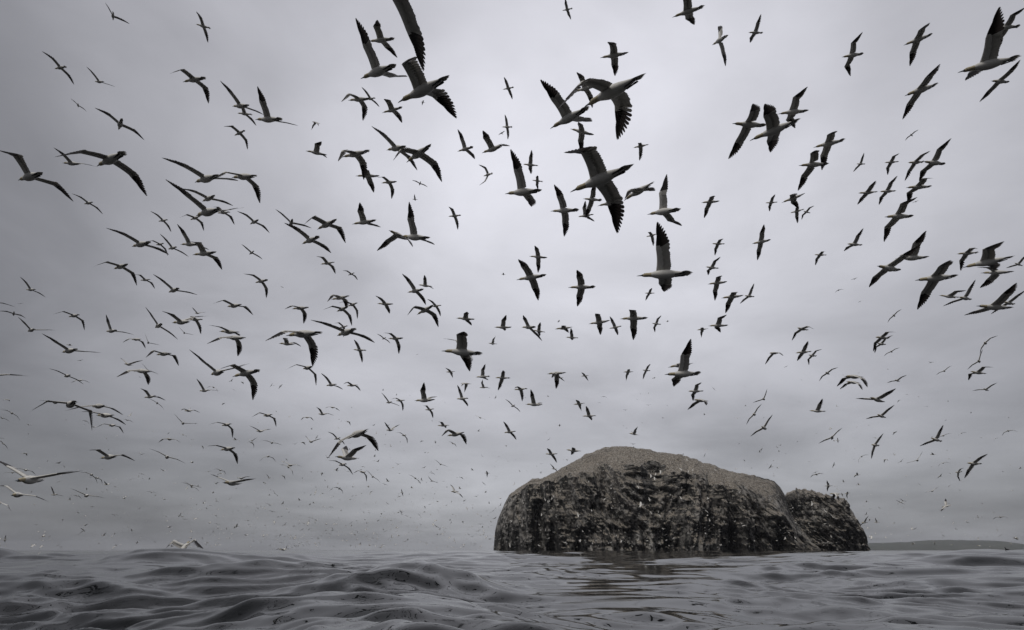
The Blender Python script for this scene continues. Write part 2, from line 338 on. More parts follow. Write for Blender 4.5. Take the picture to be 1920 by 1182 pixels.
def bird_geo(par, lod, rnd):
    aL, aR, sL, sR, hL, hR, kL, kR = [R(q) for q in par]
    g = G(); m = 14 if lod == 2 else 8 if lod == 1 else 5
    body = BODY if lod == 2 else BODY[::1] if lod == 1 else BODY[::3] + [BODY[-1]]
    droop = rnd.uniform(-.02, .01)
    rings = []
    for x, zc, ry, rz in body:
        zc2 = zc + (droop * max(0, (x - .2) / .18) if x > .2 else 0)
        rings.append([np.array((x, ry * math.cos(2 * math.pi * j / m), zc2 + rz * math.sin(2 * math.pi * j / m))) for j in range(m)])
    sl = [2 if b[0] > .225 else 0 for b in body[:-1]]
    if lod == 2: sl[0] = 1
    g.loft(rings, sl)
    if lod < 2:     # bill as the front of the body
        g.loft([[np.array((.47, 0, droop - .012))] * 4, [np.array((.375, .014 * math.cos(q), droop - .004 + .014 * math.sin(q))) for q in (0, 1.57, 3.14, 4.71)]], [1], cap=False)
    # tail
    nt = 9 if lod == 2 else 5 if lod == 1 else 1
    sp = rnd.choice([.35, .6, 1.0, 1.5]) if lod else .8
    up = np.array((0, 0, 1.)); side = np.array((0, 1., 0))
    for i in range(nt):
        q = 0 if nt == 1 else (i / (nt - 1.0) * 2 - 1)
        an = R(17) * q * sp; d = unit(np.array((-math.cos(an), math.sin(an), .02)))
        ln = .19 - .075 * abs(q) + rnd.uniform(-.008, .008)
        g.blade(np.array((-.275, .022 * q, .008 + .0016 * (nt - abs(q) * nt))), d, np.array((math.sin(an), math.cos(an), 0)), up, ln, .034 if nt > 1 else .06, 3 if lod else 0, 3 if lod == 2 else 1, -.012, .1)
    fan = rnd.uniform(.75, 1.25)
    for sg, a, s_, h, k in ((1, aL, sL, hL, kL), (-1, aR, sR, hR, kR)):
        def dr(el, sw): return np.array((math.sin(sw), sg * math.cos(sw) * math.cos(el), math.cos(sw) * math.sin(el)))
        d1 = dr(a, s_); d2 = dr(a + h, s_ + k)
        sh = np.array((.07, sg * .06, .03)); wr_ = sh + ARM * d1
        back = np.array((-1., 0, 0))
        c1_ = unit(back - back.dot(d1) * d1); c2_ = unit(back - back.dot(d2) * d2)
        n1_ = np.cross(d1, c1_) * -sg; n2_ = np.cross(d2, c2_) * -sg
        if n1_[2] < 0 and abs(a) < 1.5: n1_ = -n1_; 
        if n2_.dot(n1_) < 0: n2_ = -n2_
        cw = unit(c1_ + c2_); nw = unit(n1_ + n2_)
        root = np.array((.150, sg * .025, .022))
        # front panel: shoulder -> wrist -> mid hand
        na = 6 if lod == 2 else 3 if lod == 1 else 2
        rings = []; slots = []
        for i in range(na):
            t = i / float(na); sag = math.sin(t * math.pi) * .018
            p = root * (1 - t) + wr_ * t + c1_ * sag
            cd = unit(c1_ * (1 - t * t) + cw * t * t); nr = unit(n1_ * (1 - t * t) + nw * t * t)
            rings.append(lens(p, cd, nr, (.165 - .035 * t), .044 * (1 - t) + .026 * t, 6 if lod else 4)); slots.append(0)
        nh = 5 if lod == 2 else 3 if lod == 1 else 2
        for i in range(nh + 1):
            t = i / float(nh); cd = unit(cw * (1 - t) ** 2 + c2_ * (1 - (1 - t) ** 2)); nr = unit(nw * (1 - t) ** 2 + n2_ * (1 - (1 - t) ** 2))
            p = wr_ + d2 * (HANDL * .66 * t) + c2_ * (.02 * t * t) - c1_ * .004 * math.sin(t * math.pi)
            rings.append(lens(p, cd, nr, (.130 * (1 - t) + .024 * t), .026 * (1 - t) + .006 * t, 6 if lod else 4))
            if i < nh: slots.append(0 if t < .18 else 1)
        g.loft(rings, slots)
        # secondaries
        if lod == 0:
            A = [root + c1_ * .11, sh + d1 * ARM * .5 + c1_ * .10, wr_ + cw * .09]
            B = [np.array((-.11, sg * .03, .02)), sh + d1 * ARM * .5 + c1_ * .22, wr_ + cw * .185]
            g.quad_strip(A, B, 3)
            A = [wr_ + cw * .05, wr_ + d2 * .2 + c2_ * .02, wr_ + d2 * .36 + c2_ * .02, wr_ + d2 * HANDL]
            B = [wr_ + cw * .185, wr_ + d2 * .16 + c2_ * .145, wr_ + d2 * .33 + c2_ * .075, wr_ + d2 * (HANDL - .01) + c2_ * .012]
            g.quad_strip(A, B, [1, 1, 1]); continue
        ns = 11 if lod == 2 else 6
        seg = 3 if lod == 2 else 1
        for i in range(ns):
            t = (i + .3) / ns; base = root * (1 - t) + wr_ * t
            cd = unit(c1_ * (1 - t * t) + cw * t * t + d1 * .05); nr = unit(n1_ * (1 - t * t) + nw * t * t)
            wv = unit(np.cross(nr, cd)); chord = (.262 - .046 * t) * (1 + .07 * math.sin(t * math.pi)) + rnd.uniform(-.006, .006)
            g.blade(base + cd * .085 - nr * (.002 + .0007 * (i % 3)), cd, wv, nr, chord - .085, .37 / ns * 1.75, 3, seg, -.012, .55)
        # primaries
        npn = 11 if lod == 2 else 7
        for i in range(npn):
            t = i / (npn - 1.0); b_t = .01 + t * .57
            base = wr_ + d2 * (HANDL * b_t) + unit(cw * (1 - t) + c2_ * t) * (.045 * (1 - t) + .010)
            e_ = unit(cw - cw.dot(d2) * d2); an0 = min(math.acos(max(-1, min(1, cw.dot(d2)))), R(105))
            an = an0 * .97 * (1 - t) ** (1.25 + .15 * fan) + R(2)
            d = unit(d2 * math.cos(an) + e_ * math.sin(an)); nr = unit(nw * (1 - t) ** 2 + n2_ * (1 - (1 - t) ** 2))
            wv = unit(np.cross(nr, d)); ln = (.178 + .042 * math.sin(t * 2.0)) + rnd.uniform(-.007, .007)
            if t == 1: ln = HANDL * (1 - b_t)
            g.blade(base - nr * (.0015 + .0010 * i), d, wv, nr, ln, (.074 - .042 * t) * (1.0 if lod == 2 else 1.35), 3 if t < .12 else 1, seg, -.010, .62 if t < .5 else .32)
    return g, droop

def place(o, x, y, z_, yaw, pitch, roll):
    o.location = (x, y, z_); o.rotation_mode = 'XYZ'
    cy, sy, cp, sp, cr, sr = (math.cos(R(yaw)), math.sin(R(yaw)), math.cos(R(pitch)), math.sin(R(pitch)), math.cos(R(roll)), math.sin(R(roll)))
    f = np.array((cy * cp, sy * cp, sp)); l0 = np.array((-sy, cy, 0)); u0 = np.array((-cy * sp, -sy * sp, cp))
    l = l0 * cr + u0 * sr; u = u0 * cr - l0 * sr
    from mathutils import Matrix
    o.rotation_euler = Matrix(np.stack([f, l, u], 1).tolist()).to_euler('XYZ')
    return np.stack([f, l, u], 1)

def beak_mesh():
    g = G(); prof = [(.372,.0155,.017,-.002),(.41,.011,.012,-.005),(.445,.007,.008,-.009),(.468,.0025,.003,-.015),(.472,.0006,.0006,-.018)]
    g.loft([[np.array((x, a * math.cos(q), zc + b * math.sin(q))) for q in np.linspace(0, 2 * math.pi, 9)[:-1]] for x, a, b, zc in prof], [0] * 4)
    return g
def foot_mesh(s):
    g = G(); p0 = np.array((-.17, s * .030, -.045)); p1 = np.array((-.245, s * .030, -.030))
    g.loft([[p0 + np.array((0, .009 * math.cos(q), .009 * math.sin(q))) for q in np.linspace(0, 6.283, 7)[:-1]],
            [p1 + np.array((0, .014 * math.cos(q), .008 * math.sin(q))) for q in np.linspace(0, 6.283, 7)[:-1]],
            [p1 + np.array((-.055, .022 * math.cos(q), .012 + .004 * math.sin(q))) for q in np.linspace(0, 6.283, 7)[:-1]],
            [p1 + np.array((-.085, .016 * math.cos(q), .016 + .002 * math.sin(q))) for q in np.linspace(0, 6.283, 7)[:-1]]], [0] * 3)
    return g
def eye_mesh(s):
    g = G(); c = np.array((.338, s * .0305, .009)); rings = []
    for i in range(1, 5):
        a = math.pi * i / 5
        rings.append([c + .0065 * np.array((math.sin(a) * math.cos(q), s * math.cos(a), math.sin(a) * math.sin(q))) for q in np.linspace(0, 6.283, 9)[:-1]])
    g.loft(rings, [0] * 3); return g

FLOCK = """-7.22 8.39 7.05 151.3 2.3 -3.7 -14.2 -13.1 18.3 15.6 -23.9 -26.4 -22.8 -26.0|large gannet in upper left sky with long level wing and deeply drooping far wing
1.27 5.49 5.85 135.5 8.0 -11.0 -0.4 1.0 24.6 29.5 -51.0 -45.2 -4.6 -4.3|big gannet near top centre with fanned tail and white upperwing showing
1.19 6.31 5.12 146.5 -3.9 17.7 5.3 4.5 1.3 9.9 -49.0 -35.7 7.6 -6.1|giant gannet right of centre with spread wing fingers and pointed yellowish head
-9.26 11.33 1.80 -81.3 -6.3 -7.9 21.4 21.5 7.2 9.7 -1.2 -5.0 -28.4 -29.5|large gannet low at left edge, yellow head, long wings held straight out above horizon
-5.94 9.51 6.66 146.8 11.4 -5.9 25.5 27.0 16.0 18.1 -3.1 5.5 -19.6 -12.9|gannet wings lifted, turning, upper middle sky left, sixth from left
-6.51 10.10 7.87 148.8 10.2 -12.4 18.7 20.3 19.4 22.5 -10.9 -4.5 -20.6 -17.0|gannet wings lifted, turning, upper middle sky left, fifth from left
-9.62 9.44 7.44 154.5 7.2 12.9 20.5 21.8 -1.4 2.5 -54.9 -37.4 -38.2 -28.8|gannet wings held level, turning, upper sky far left, leftmost
-1.23 4.23 6.04 149.5 21.7 49.0 32.3 27.5 22.8 11.7 -17.8 -13.1 -8.7 -21.7|closest gannet at top edge, only its long dark wing hanging into the sky
8.07 7.27 8.14 162.4 -2.4 1.8 35.2 34.6 5.5 3.3 -3.0 -10.1 -19.1 -18.3|large gannet at top right corner with one wing raised steeply and bill pointing down left
2.61 8.71 4.90 160.5 6.8 25.3 31.4 28.8 9.5 12.8 -1.0 3.4 -13.0 -17.4|large side-on gannet right of centre, one wing pointing straight up, white belly
-10.02 12.71 3.61 135.8 1.9 4.8 -9.5 -12.5 19.0 20.6 -41.7 -50.1 -25.2 -27.1|gannet at far left flying straight ahead with long wings arched down like a bow
-3.94 12.66 5.34 133.4 5.3 2.2 5.8 4.7 18.0 19.5 -4.4 -9.2 -24.7 -20.0|gannet wings held level, turning, middle sky left of centre, third from left
-10.13 13.62 8.27 151.2 7.3 -0.7 11.7 11.3 19.4 21.7 -11.5 -9.8 -23.3 -22.3|gannet wings held level, seen end on, upper middle sky far left, second from left
-2.35 7.61 8.33 145.9 13.5 6.1 36.0 36.6 11.1 19.6 -1.7 10.2 -22.5 -19.2|gannet wings raised high, heading left, top sky left of centre, leftmost
-7.47 13.89 4.71 136.0 7.2 1.3 28.3 28.6 13.7 14.8 0.6 5.4 -28.1 -25.7|gannet wings raised high, seen end on, lower middle sky left, fourth from left
-1.26 6.26 6.61 150.3 -2.9 -6.5 23.6 25.3 -1.7 8.5 -72.3 -53.3 -38.9 -27.0|big gannet near top left of centre with bill pointing down and near wing bent
-13.02 17.66 4.74 148.9 6.1 -8.3 -10.8 -12.0 20.4 22.9 -6.9 -13.1 -27.3 -29.0|gannet wings drooping, seen end on, lower middle sky far left, sixth from left
-13.48 16.43 6.16 150.8 3.5 4.2 16.8 16.5 13.9 13.6 -2.4 -0.2 -31.1 -31.1|gannet wings lifted, seen end on, middle sky far left, fifth from left
-4.20 10.77 4.59 158.9 5.0 2.9 -21.3 -21.1 19.0 19.1 -22.0 -27.4 -14.7 -14.7|gannet wings swept down, heading left, middle sky left, twelfth from left
0.24 10.04 7.49 148.5 14.8 19.1 33.5 31.4 14.2 24.7 -5.7 -4.1 -16.5 -9.7|gannet wings raised high, heading left, upper middle sky right of centre, leftmost
5.65 10.76 9.89 -169.7 -5.4 13.0 -19.9 -20.0 27.6 20.3 -5.9 -5.7 -0.5 -8.5|gannet wings drooping, heading left, upper sky right, leftmost
10.24 10.99 11.19 173.4 -17.3 1.4 -5.3 -6.4 13.9 16.2 0.7 -7.3 -23.1 -19.8|gannet wings held level, heading left, upper sky far right, fifth from left
-10.27 16.28 11.54 142.4 8.0 -5.0 10.1 11.1 17.3 16.1 -15.0 -10.5 -24.1 -26.7|gannet wings held level, seen end on, upper middle sky left, seventh from left
1.59 14.62 9.99 156.0 11.5 31.1 7.6 3.1 19.1 19.9 -14.1 -19.3 -22.2 -20.8|gannet wings held level, heading left, upper middle sky right of centre, fourth from left
9.48 12.76 7.09 -156.6 -3.3 12.1 3.6 -0.5 4.0 -2.3 5.2 -0.7 -28.5 -35.8|gannet wings held level, heading left, middle sky far right, third from left
10.61 11.26 6.48 137.5 3.9 5.2 13.6 14.4 -5.2 -2.6 -20.7 -2.7 -47.0 -12.7|gannet wings held level, heading left, upper middle sky far right, rightmost
12.16 13.15 6.20 179.2 4.1 4.2 12.4 11.2 9.2 10.3 0.3 2.7 -13.2 -12.0|gannet wings lifted, heading left, middle sky far right, ninth from left
4.94 8.54 7.84 151.4 -8.1 -4.5 8.5 9.4 12.3 14.5 -12.6 -7.2 -16.4 -17.3|gannet wings held level, heading left, upper sky right, second from left
3.55 11.35 7.85 130.4 18.8 36.8 32.9 28.9 7.5 19.5 9.3 13.9 -32.9 -28.5|gannet wings raised high, heading left, upper middle sky right of centre, rightmost
-6.46 11.41 8.88 155.5 14.4 -9.3 -14.9 -14.6 20.8 22.2 -31.6 -33.2 -24.2 -25.3|gannet wings swept down, heading left, upper middle sky left, ninth from left
1.08 8.44 8.04 136.9 3.4 0.5 28.3 29.3 9.5 10.3 -9.8 1.7 -19.3 -18.9|gannet wings lifted, heading left, upper sky right of centre, second from left
-3.57 13.19 3.03 137.5 -4.4 -13.4 -20.9 -20.0 21.8 24.2 -23.7 -25.9 -19.9 -18.1|gannet wings swept down, heading left, lower middle sky left of centre, second from left
-15.04 18.08 2.10 -69.3 -4.0 -18.6 12.9 12.4 2.6 -3.5 -16.7 -27.5 -33.6 -42.0|gannet wings held level, seen end on, low sky far left, second from left
-13.91 16.08 14.52 130.3 6.8 14.1 12.1 9.3 11.9 14.5 -19.7 -23.4 -29.5 -29.0|gannet wings held level, seen end on, upper sky far left, rightmost
-2.04 10.14 8.56 133.9 3.9 -3.5 -17.0 -14.7 9.6 10.2 -41.4 -38.9 -26.3 -23.9|gannet wings swept down, heading left, upper sky left of centre, seventh from left
9.33 11.23 6.07 173.8 -3.7 15.3 -10.0 -11.4 16.8 16.1 -11.6 -7.6 -10.2 -16.7|gannet wings drooping, heading left, middle sky far right, fifth from left
-13.00 18.70 3.32 154.2 -0.1 3.3 17.9 17.5 8.8 9.9 -31.3 -31.8 -37.6 -33.4|gannet wings held level, heading left, low sky far left, eighth from left
-13.67 18.96 4.73 159.2 5.3 3.0 -4.6 -5.0 17.0 16.6 -7.7 -7.6 -26.5 -25.0|gannet wings drooping, heading left, lower middle sky far left, seventh from left
3.97 12.70 4.32 -171.1 -4.1 25.8 28.3 24.8 7.9 5.4 -3.7 -7.4 -29.8 -32.6|gannet wings lifted, heading left, lower middle sky right, leftmost
-6.11 15.08 9.24 141.6 5.0 8.4 14.3 12.9 20.0 21.8 -12.1 -12.1 -21.5 -22.4|gannet wings held level, heading left, upper middle sky left, thirteenth from left
-10.34 16.53 7.14 155.4 7.7 -12.5 26.1 28.3 1.3 1.5 -18.5 -13.7 -33.8 -33.2|gannet wings lifted, heading left, middle sky left, second from left
-8.83 18.64 2.50 -102.7 -2.3 -5.9 13.3 13.9 15.5 16.6 -0.1 0.2 -25.6 -23.4|gannet wings lifted, heading left, low sky left, fifth from left
-3.13 12.49 10.59 138.9 21.3 11.2 4.9 4.2 12.6 7.9 -9.6 -20.5 -24.9 -23.9|gannet wings held level, heading left, upper sky left of centre, sixth from left
10.89 13.72 9.22 -174.9 -3.8 19.1 1.3 0.4 20.6 18.6 -28.4 -22.1 -34.7 -32.9|gannet wings drooping, heading left, upper middle sky far right, fourth from left
-13.20 17.11 9.39 149.3 4.2 3.9 -11.1 -10.8 15.2 14.6 -35.1 -37.0 -26.0 -25.9|gannet wings swept down, turning, middle sky far left, eighth from left
18.16 15.24 18.26 174.8 -0.4 13.8 0.6 -1.5 9.5 8.9 -24.9 -20.4 -37.4 -30.3|gannet wings drooping, heading left, top sky far right, rightmost
-6.25 11.59 10.78 161.6 14.6 1.1 31.4 31.7 3.6 0.9 -8.2 -3.7 -30.3 -33.3|gannet wings raised high, heading left, upper sky left, fourth from left
-12.63 19.27 9.51 141.5 6.7 7.8 21.1 20.1 15.7 16.1 -7.2 -6.9 -26.2 -26.6|gannet wings lifted, seen end on, middle sky left, leftmost
12.55 15.70 17.38 -178.1 -13.3 26.1 11.1 8.3 14.0 12.1 -27.0 -27.6 -42.4 -47.9|gannet wings held level, heading left, top sky right, rightmost
-7.01 14.45 4.86 158.3 -3.4 17.8 -6.6 -9.1 19.0 22.6 -39.6 -40.0 -21.3 -21.0|gannet wings swept down, heading left, lower middle sky left, sixth from left
13.05 13.50 15.70 164.5 -14.1 4.4 -10.2 -10.3 13.1 15.4 -16.5 -10.2 -21.5 -18.7|gannet wings drooping, heading left, top sky far right, leftmost
-16.46 17.49 13.91 168.4 13.1 -9.9 21.6 23.8 4.2 1.4 -12.9 -9.1 -26.5 -28.0|gannet wings lifted, heading left, upper sky far left, second from left
-8.75 14.38 13.79 153.2 19.7 1.3 22.8 23.0 16.1 14.1 -6.5 -4.5 -21.7 -22.9|gannet wings lifted, heading left, upper sky left, second from left
-5.23 13.87 9.05 141.5 1.9 -3.1 3.8 5.0 10.3 13.5 -54.1 -52.0 -22.6 -19.9|gannet wings drooping, heading left, upper middle sky left, fourteenth from left
13.92 15.40 12.33 -167.9 -2.9 20.7 16.7 14.6 14.1 10.2 -12.9 -11.7 -38.7 -44.4|gannet wings held level, heading left, upper sky far right, rightmost
18.17 16.24 16.66 -168.2 -6.6 8.1 -5.4 -8.4 12.3 12.9 14.7 3.3 -21.5 -22.2|gannet wings held level, heading left, top sky far right, second from left
-2.33 11.94 7.51 153.3 17.1 14.2 33.1 31.1 11.7 15.5 1.2 -3.1 -31.7 -21.6|gannet wings raised high, heading left, upper middle sky left of centre, fourth from left
8.57 13.64 12.87 174.2 -2.0 11.0 20.5 18.4 4.2 0.7 -20.8 -26.1 -44.8 -48.7|gannet wings held level, heading left, upper sky right, third from left
0.56 14.65 7.77 156.9 1.5 18.5 -1.0 -3.0 14.4 14.3 -12.3 -14.6 -24.5 -22.7|gannet wings drooping, heading left, middle sky right of centre, second from left
-1.08 11.75 4.53 174.3 7.3 16.8 20.6 19.2 7.2 9.6 -42.6 -31.7 -38.3 -32.0|gannet wings held level, heading left, lower middle sky left of centre, eleventh from left
9.08 14.08 11.26 178.6 -2.2 16.8 -1.9 -2.2 28.7 25.4 -38.8 -25.6 -16.6 -17.9|gannet wings drooping, heading left, upper sky right, fourth from left
-8.72 16.84 6.73 159.5 8.7 -2.0 -23.7 -26.5 28.3 34.2 -17.0 -21.0 -21.1 -18.1|gannet wings swept down, heading left, middle sky left, eighth from left
-10.26 19.29 8.89 148.3 7.4 -2.9 7.3 8.5 11.5 10.2 -38.4 -36.1 -26.9 -26.3|gannet wings drooping, heading left, middle sky left, seventh from left
14.58 22.26 6.08 -154.0 7.8 0.0 14.1 14.1 17.6 16.9 4.7 2.6 -27.2 -28.1|gannet wings lifted, heading left, lower middle sky far right, second from left
9.44 13.68 11.72 167.7 -8.1 7.3 -9.7 -10.2 17.0 18.1 -22.4 -20.3 -20.8 -20.9|gannet wings drooping, heading left, upper sky right, rightmost
-11.75 22.00 0.62 95.0 34.0 0.0 36.0 40.0 4.0 8.0 -80.0 -92.0 -8.0 -14.0|white gannet on the water with arched half spread wings behind a wave crest
-19.95 22.05 8.98 144.0 7.3 8.2 26.0 26.0 -0.3 5.5 -11.0 -3.7 -50.2 -37.4|gannet wings lifted, seen end on, middle sky far left, third from left
-9.73 13.35 13.87 162.2 8.5 -4.5 -2.0 -0.1 10.5 11.8 -47.5 -46.4 -17.0 -16.9|gannet wings swept down, heading left, top sky left, leftmost
17.32 18.17 9.70 138.0 15.6 11.6 -9.3 -10.4 37.9 37.6 -15.1 -14.5 -7.3 -6.3|gannet wings drooping, heading left, middle sky far right, tenth from left
7.27 14.70 17.01 105.8 26.9 74.1 28.8 20.7 38.6 21.5 5.1 -2.0 -2.7 -17.1|gannet wings lifted, heading left, top sky right, second from left
-4.04 13.04 15.16 164.9 8.9 -0.3 14.0 14.0 6.5 9.8 -30.8 -21.6 -51.5 -43.7|gannet wings held level, heading left, top sky left of centre, rightmost
-16.14 27.14 4.56 124.3 1.6 17.1 8.8 6.1 16.4 17.0 -8.4 -10.8 -29.3 -30.3|gannet wings held level, seen end on, low sky far left, rightmost
-13.15 19.45 6.43 167.8 7.2 -3.6 -19.3 -20.6 25.7 30.1 -21.2 -16.8 -24.8 -20.8|gannet wings swept down, heading left, lower middle sky far left, tenth from left
2.82 16.82 16.88 146.6 11.9 13.3 9.1 7.5 7.1 10.0 -30.8 -34.0 -23.4 -19.8|gannet wings drooping, heading left, upper sky right of centre, fourth from left
-9.59 21.32 13.69 116.0 8.1 15.8 20.9 18.7 13.6 14.1 -7.8 -10.3 -31.6 -32.3|gannet wings lifted, seen end on, upper middle sky left, twelfth from left
-3.53 15.40 9.59 -117.8 -5.7 -8.1 -28.5 -30.1 8.0 8.4 -17.1 -10.9 -9.1 -10.8|gannet wings swept down, heading left, upper middle sky left of centre, third from left
2.35 17.26 8.69 175.0 1.9 20.9 -0.6 -2.3 19.7 18.9 -11.7 -6.3 -19.0 -22.2|gannet wings held level, heading left, middle sky right of centre, sixth from left
-22.24 27.44 8.59 144.0 4.7 13.9 2.6 0.4 16.1 15.8 -9.1 -10.7 -28.9 -30.7|gannet wings held level, seen end on, lower middle sky far left, fourth from left
10.80 21.53 12.87 -177.0 -14.6 32.2 -0.1 -3.8 13.8 14.5 -7.0 -5.3 -20.9 -20.7|gannet wings held level, heading left, upper middle sky right, third from left
-21.77 30.42 3.11 137.3 1.1 12.3 10.0 8.8 12.7 12.5 -3.1 -4.7 -33.8 -32.7|gannet wings held level, seen end on, low sky far left, fifth from left
3.63 21.68 15.13 -167.7 -2.5 29.6 -7.5 -9.8 20.1 17.2 -8.4 -8.2 -17.6 -15.2|gannet wings drooping, heading left, upper middle sky right of centre, sixth from left
-20.96 20.02 21.24 159.9 11.8 15.0 8.4 6.4 18.6 18.4 -19.8 -19.7 -22.5 -25.8|gannet wings held level, turning, top sky far left, leftmost
23.16 24.27 11.17 -157.8 -0.0 17.4 2.9 0.2 13.7 14.2 1.8 -1.7 -27.3 -26.8|gannet wings held level, turning, middle sky far right, eleventh from left
11.50 14.46 8.30 173.3 1.2 0.2 41.6 41.9 5.0 2.2 -11.4 -14.8 -30.6 -24.2|gannet wings raised high, heading left, upper middle sky far right, fifth from left
3.33 13.86 15.41 166.8 0.2 -3.0 -2.0 -0.2 9.2 9.5 -25.7 -9.0 -1.6 -18.7|gannet wings drooping, heading left, top sky right of centre, rightmost
-10.90 22.11 4.13 149.1 0.7 12.5 -6.9 -10.0 21.1 22.7 -16.3 -27.5 -23.2 -21.5|gannet wings drooping, heading left, low sky left, fourth from left
-10.07 16.44 9.52 166.2 1.0 9.6 12.6 13.1 -1.1 -0.8 -45.9 -40.7 -17.8 -19.2|gannet wings drooping, heading left, upper middle sky left, fourth from left
-13.55 21.04 7.60 155.7 5.9 -3.1 -2.1 -0.8 8.4 9.5 -46.9 -49.1 -30.1 -26.3|gannet wings swept down, heading left, lower middle sky far left, fourteenth from left
19.51 22.34 10.55 -157.5 -1.1 19.3 22.9 19.9 18.6 18.0 0.2 -5.3 -25.0 -23.9|gannet wings lifted, heading left, middle sky far right, seventh from left
-19.62 23.56 10.25 152.6 5.4 9.8 -8.6 -9.0 15.7 15.9 -36.4 -39.1 -25.2 -24.6|gannet wings swept down, turning, middle sky far left, sixth from left
-12.05 22.91 14.72 137.4 9.6 12.5 11.0 9.3 15.6 15.0 -19.6 -23.5 -27.0 -27.7|gannet wings held level, seen end on, upper middle sky left, eleventh from left
-12.57 13.07 4.36 -60.9 -12.4 -7.7 20.9 19.7 3.5 -9.9 -7.7 -19.4 -32.2 -49.6|gannet wings lifted, seen end on, lower middle sky far left, leftmost
-13.62 20.41 8.53 135.0 6.5 30.9 14.2 9.8 10.9 13.8 -3.5 -8.3 -36.9 -33.0|gannet wings held level, seen end on, middle sky far left, rightmost
-4.28 12.73 10.59 158.9 1.9 -10.8 -16.7 -15.2 16.0 17.4 -43.6 -44.7 -22.3 -16.1|gannet wings swept down, heading left, upper sky left of centre, leftmost
-10.83 20.41 8.28 170.1 7.3 -4.8 5.1 6.7 20.4 19.4 -10.6 -5.6 -9.0 -13.6|gannet wings held level, heading left, middle sky left, sixth from left
2.57 16.67 14.68 173.9 23.1 4.6 -17.9 -17.7 15.4 9.6 -13.0 -14.9 -29.1 -35.3|gannet wings swept down, heading left, upper sky right of centre, third from left
5.12 11.88 14.98 157.8 -1.2 -7.7 11.2 14.2 5.8 6.8 -33.8 -5.8 -26.0 -34.9|gannet wings held level, heading left, top sky right, leftmost
-16.21 21.82 25.97 -179.2 20.5 14.7 -0.3 -0.7 10.9 8.4 -20.3 -17.2 -26.6 -29.1|gannet wings drooping, heading left, top sky left, rightmost
-22.13 25.23 17.30 152.8 10.6 9.3 3.6 2.6 13.9 13.8 -16.3 -19.3 -30.9 -29.9|gannet wings held level, seen end on, upper middle sky far left, leftmost
-2.97 17.91 8.14 135.3 -4.4 3.1 -8.7 -8.1 14.1 16.2 -49.0 -43.2 -21.0 -21.6|gannet wings swept down, heading left, middle sky left of centre, twelfth from left
3.13 11.77 8.72 134.6 -4.6 -24.7 -2.1 3.5 5.0 4.4 -26.3 -5.0 -9.2 -17.6|gannet wings held level, heading left, upper middle sky right of centre, eighth from left
-7.99 21.33 7.13 131.6 7.6 15.8 -15.5 -16.6 18.6 19.3 -33.7 -35.1 -24.4 -24.7|gannet wings swept down, turning, lower middle sky left, tenth from left
4.10 17.70 7.74 168.5 3.8 18.7 -9.9 -12.0 12.2 11.0 -24.2 -24.5 -9.6 -22.2|gannet wings drooping, heading left, middle sky right of centre, ninth from left
-5.32 18.78 3.30 -132.2 -1.9 -6.9 38.6 39.6 3.3 0.6 -9.9 -10.2 -37.4 -47.3|gannet wings raised high, heading left, low sky left of centre, second from left
-3.89 20.82 10.20 144.4 6.1 24.6 14.3 11.0 16.7 18.0 -10.3 -12.8 -22.6 -19.9|gannet wings held level, heading left, middle sky left of centre, tenth from left
-7.06 21.77 9.81 135.0 2.4 12.0 -15.1 -15.0 20.0 19.1 -30.3 -30.1 -18.1 -21.6|gannet wings swept down, heading left, middle sky left of centre, leftmost
17.67 20.43 16.21 -170.5 -9.7 15.0 -12.7 -14.4 15.4 15.1 -13.9 -9.2 -17.5 -18.3|gannet wings drooping, heading left, upper sky far right, fourth from left
-11.88 18.39 10.97 162.3 10.7 7.2 27.5 26.8 11.0 11.6 -10.7 -9.4 -28.1 -21.9|gannet wings lifted, heading left, upper middle sky left, second from left
13.03 20.90 6.64 -164.6 -0.1 -13.2 -16.5 -14.6 16.8 16.1 -31.7 -24.7 -18.8 -23.5|gannet wings swept down, heading left, lower middle sky far right, leftmost
-2.05 20.34 16.85 144.5 11.2 20.2 31.2 28.8 12.8 19.0 -7.5 -6.4 -20.2 -15.6|gannet wings lifted, heading left, upper sky left of centre, eighth from left
21.21 25.12 11.89 167.5 12.9 -4.7 21.1 21.7 -16.2 -22.7 -20.5 -14.8 -42.1 -36.7|gannet wings held level, heading left, middle sky far right, sixth from left
-27.41 33.56 8.71 147.6 8.3 -5.6 6.9 5.2 24.3 33.5 -7.5 -13.6 -16.3 -7.2|gannet wings held level, seen end on, lower middle sky far left, third from left
-5.17 15.03 14.67 161.6 12.4 -10.4 -10.5 -9.2 19.0 20.1 -49.4 -48.1 -18.1 -14.6|gannet wings swept down, heading left, upper sky left of centre, second from left
12.80 21.94 25.65 -169.8 -8.1 10.7 24.0 22.2 9.1 0.5 1.4 -1.0 -25.7 -37.4|gannet wings lifted, heading left, top sky right, third from left
18.11 23.05 16.52 -174.4 -5.7 18.6 8.3 5.9 13.1 12.4 -9.2 -12.2 -33.1 -35.3|gannet wings held level, heading left, upper middle sky far right, third from left
-16.53 21.94 8.90 149.3 7.9 18.8 32.8 30.3 0.1 2.9 -9.1 -11.7 -49.7 -41.9|gannet wings lifted, heading left, middle sky far left, seventh from left
-1.47 16.39 6.06 -121.0 -3.8 -44.9 20.3 24.3 38.1 24.1 -28.5 -50.1 -6.7 -17.9|gannet wings held level, heading left, lower middle sky left of centre, thirteenth from left
-16.73 24.64 14.30 145.8 10.5 17.5 17.5 15.1 13.5 14.0 -9.1 -10.8 -30.8 -31.1|gannet wings held level, turning, upper middle sky left, leftmost
19.61 29.93 7.10 -147.0 5.7 14.4 19.2 16.9 12.3 9.5 -1.2 -2.8 -29.7 -33.0|gannet wings lifted, turning, lower middle sky far right, third from left
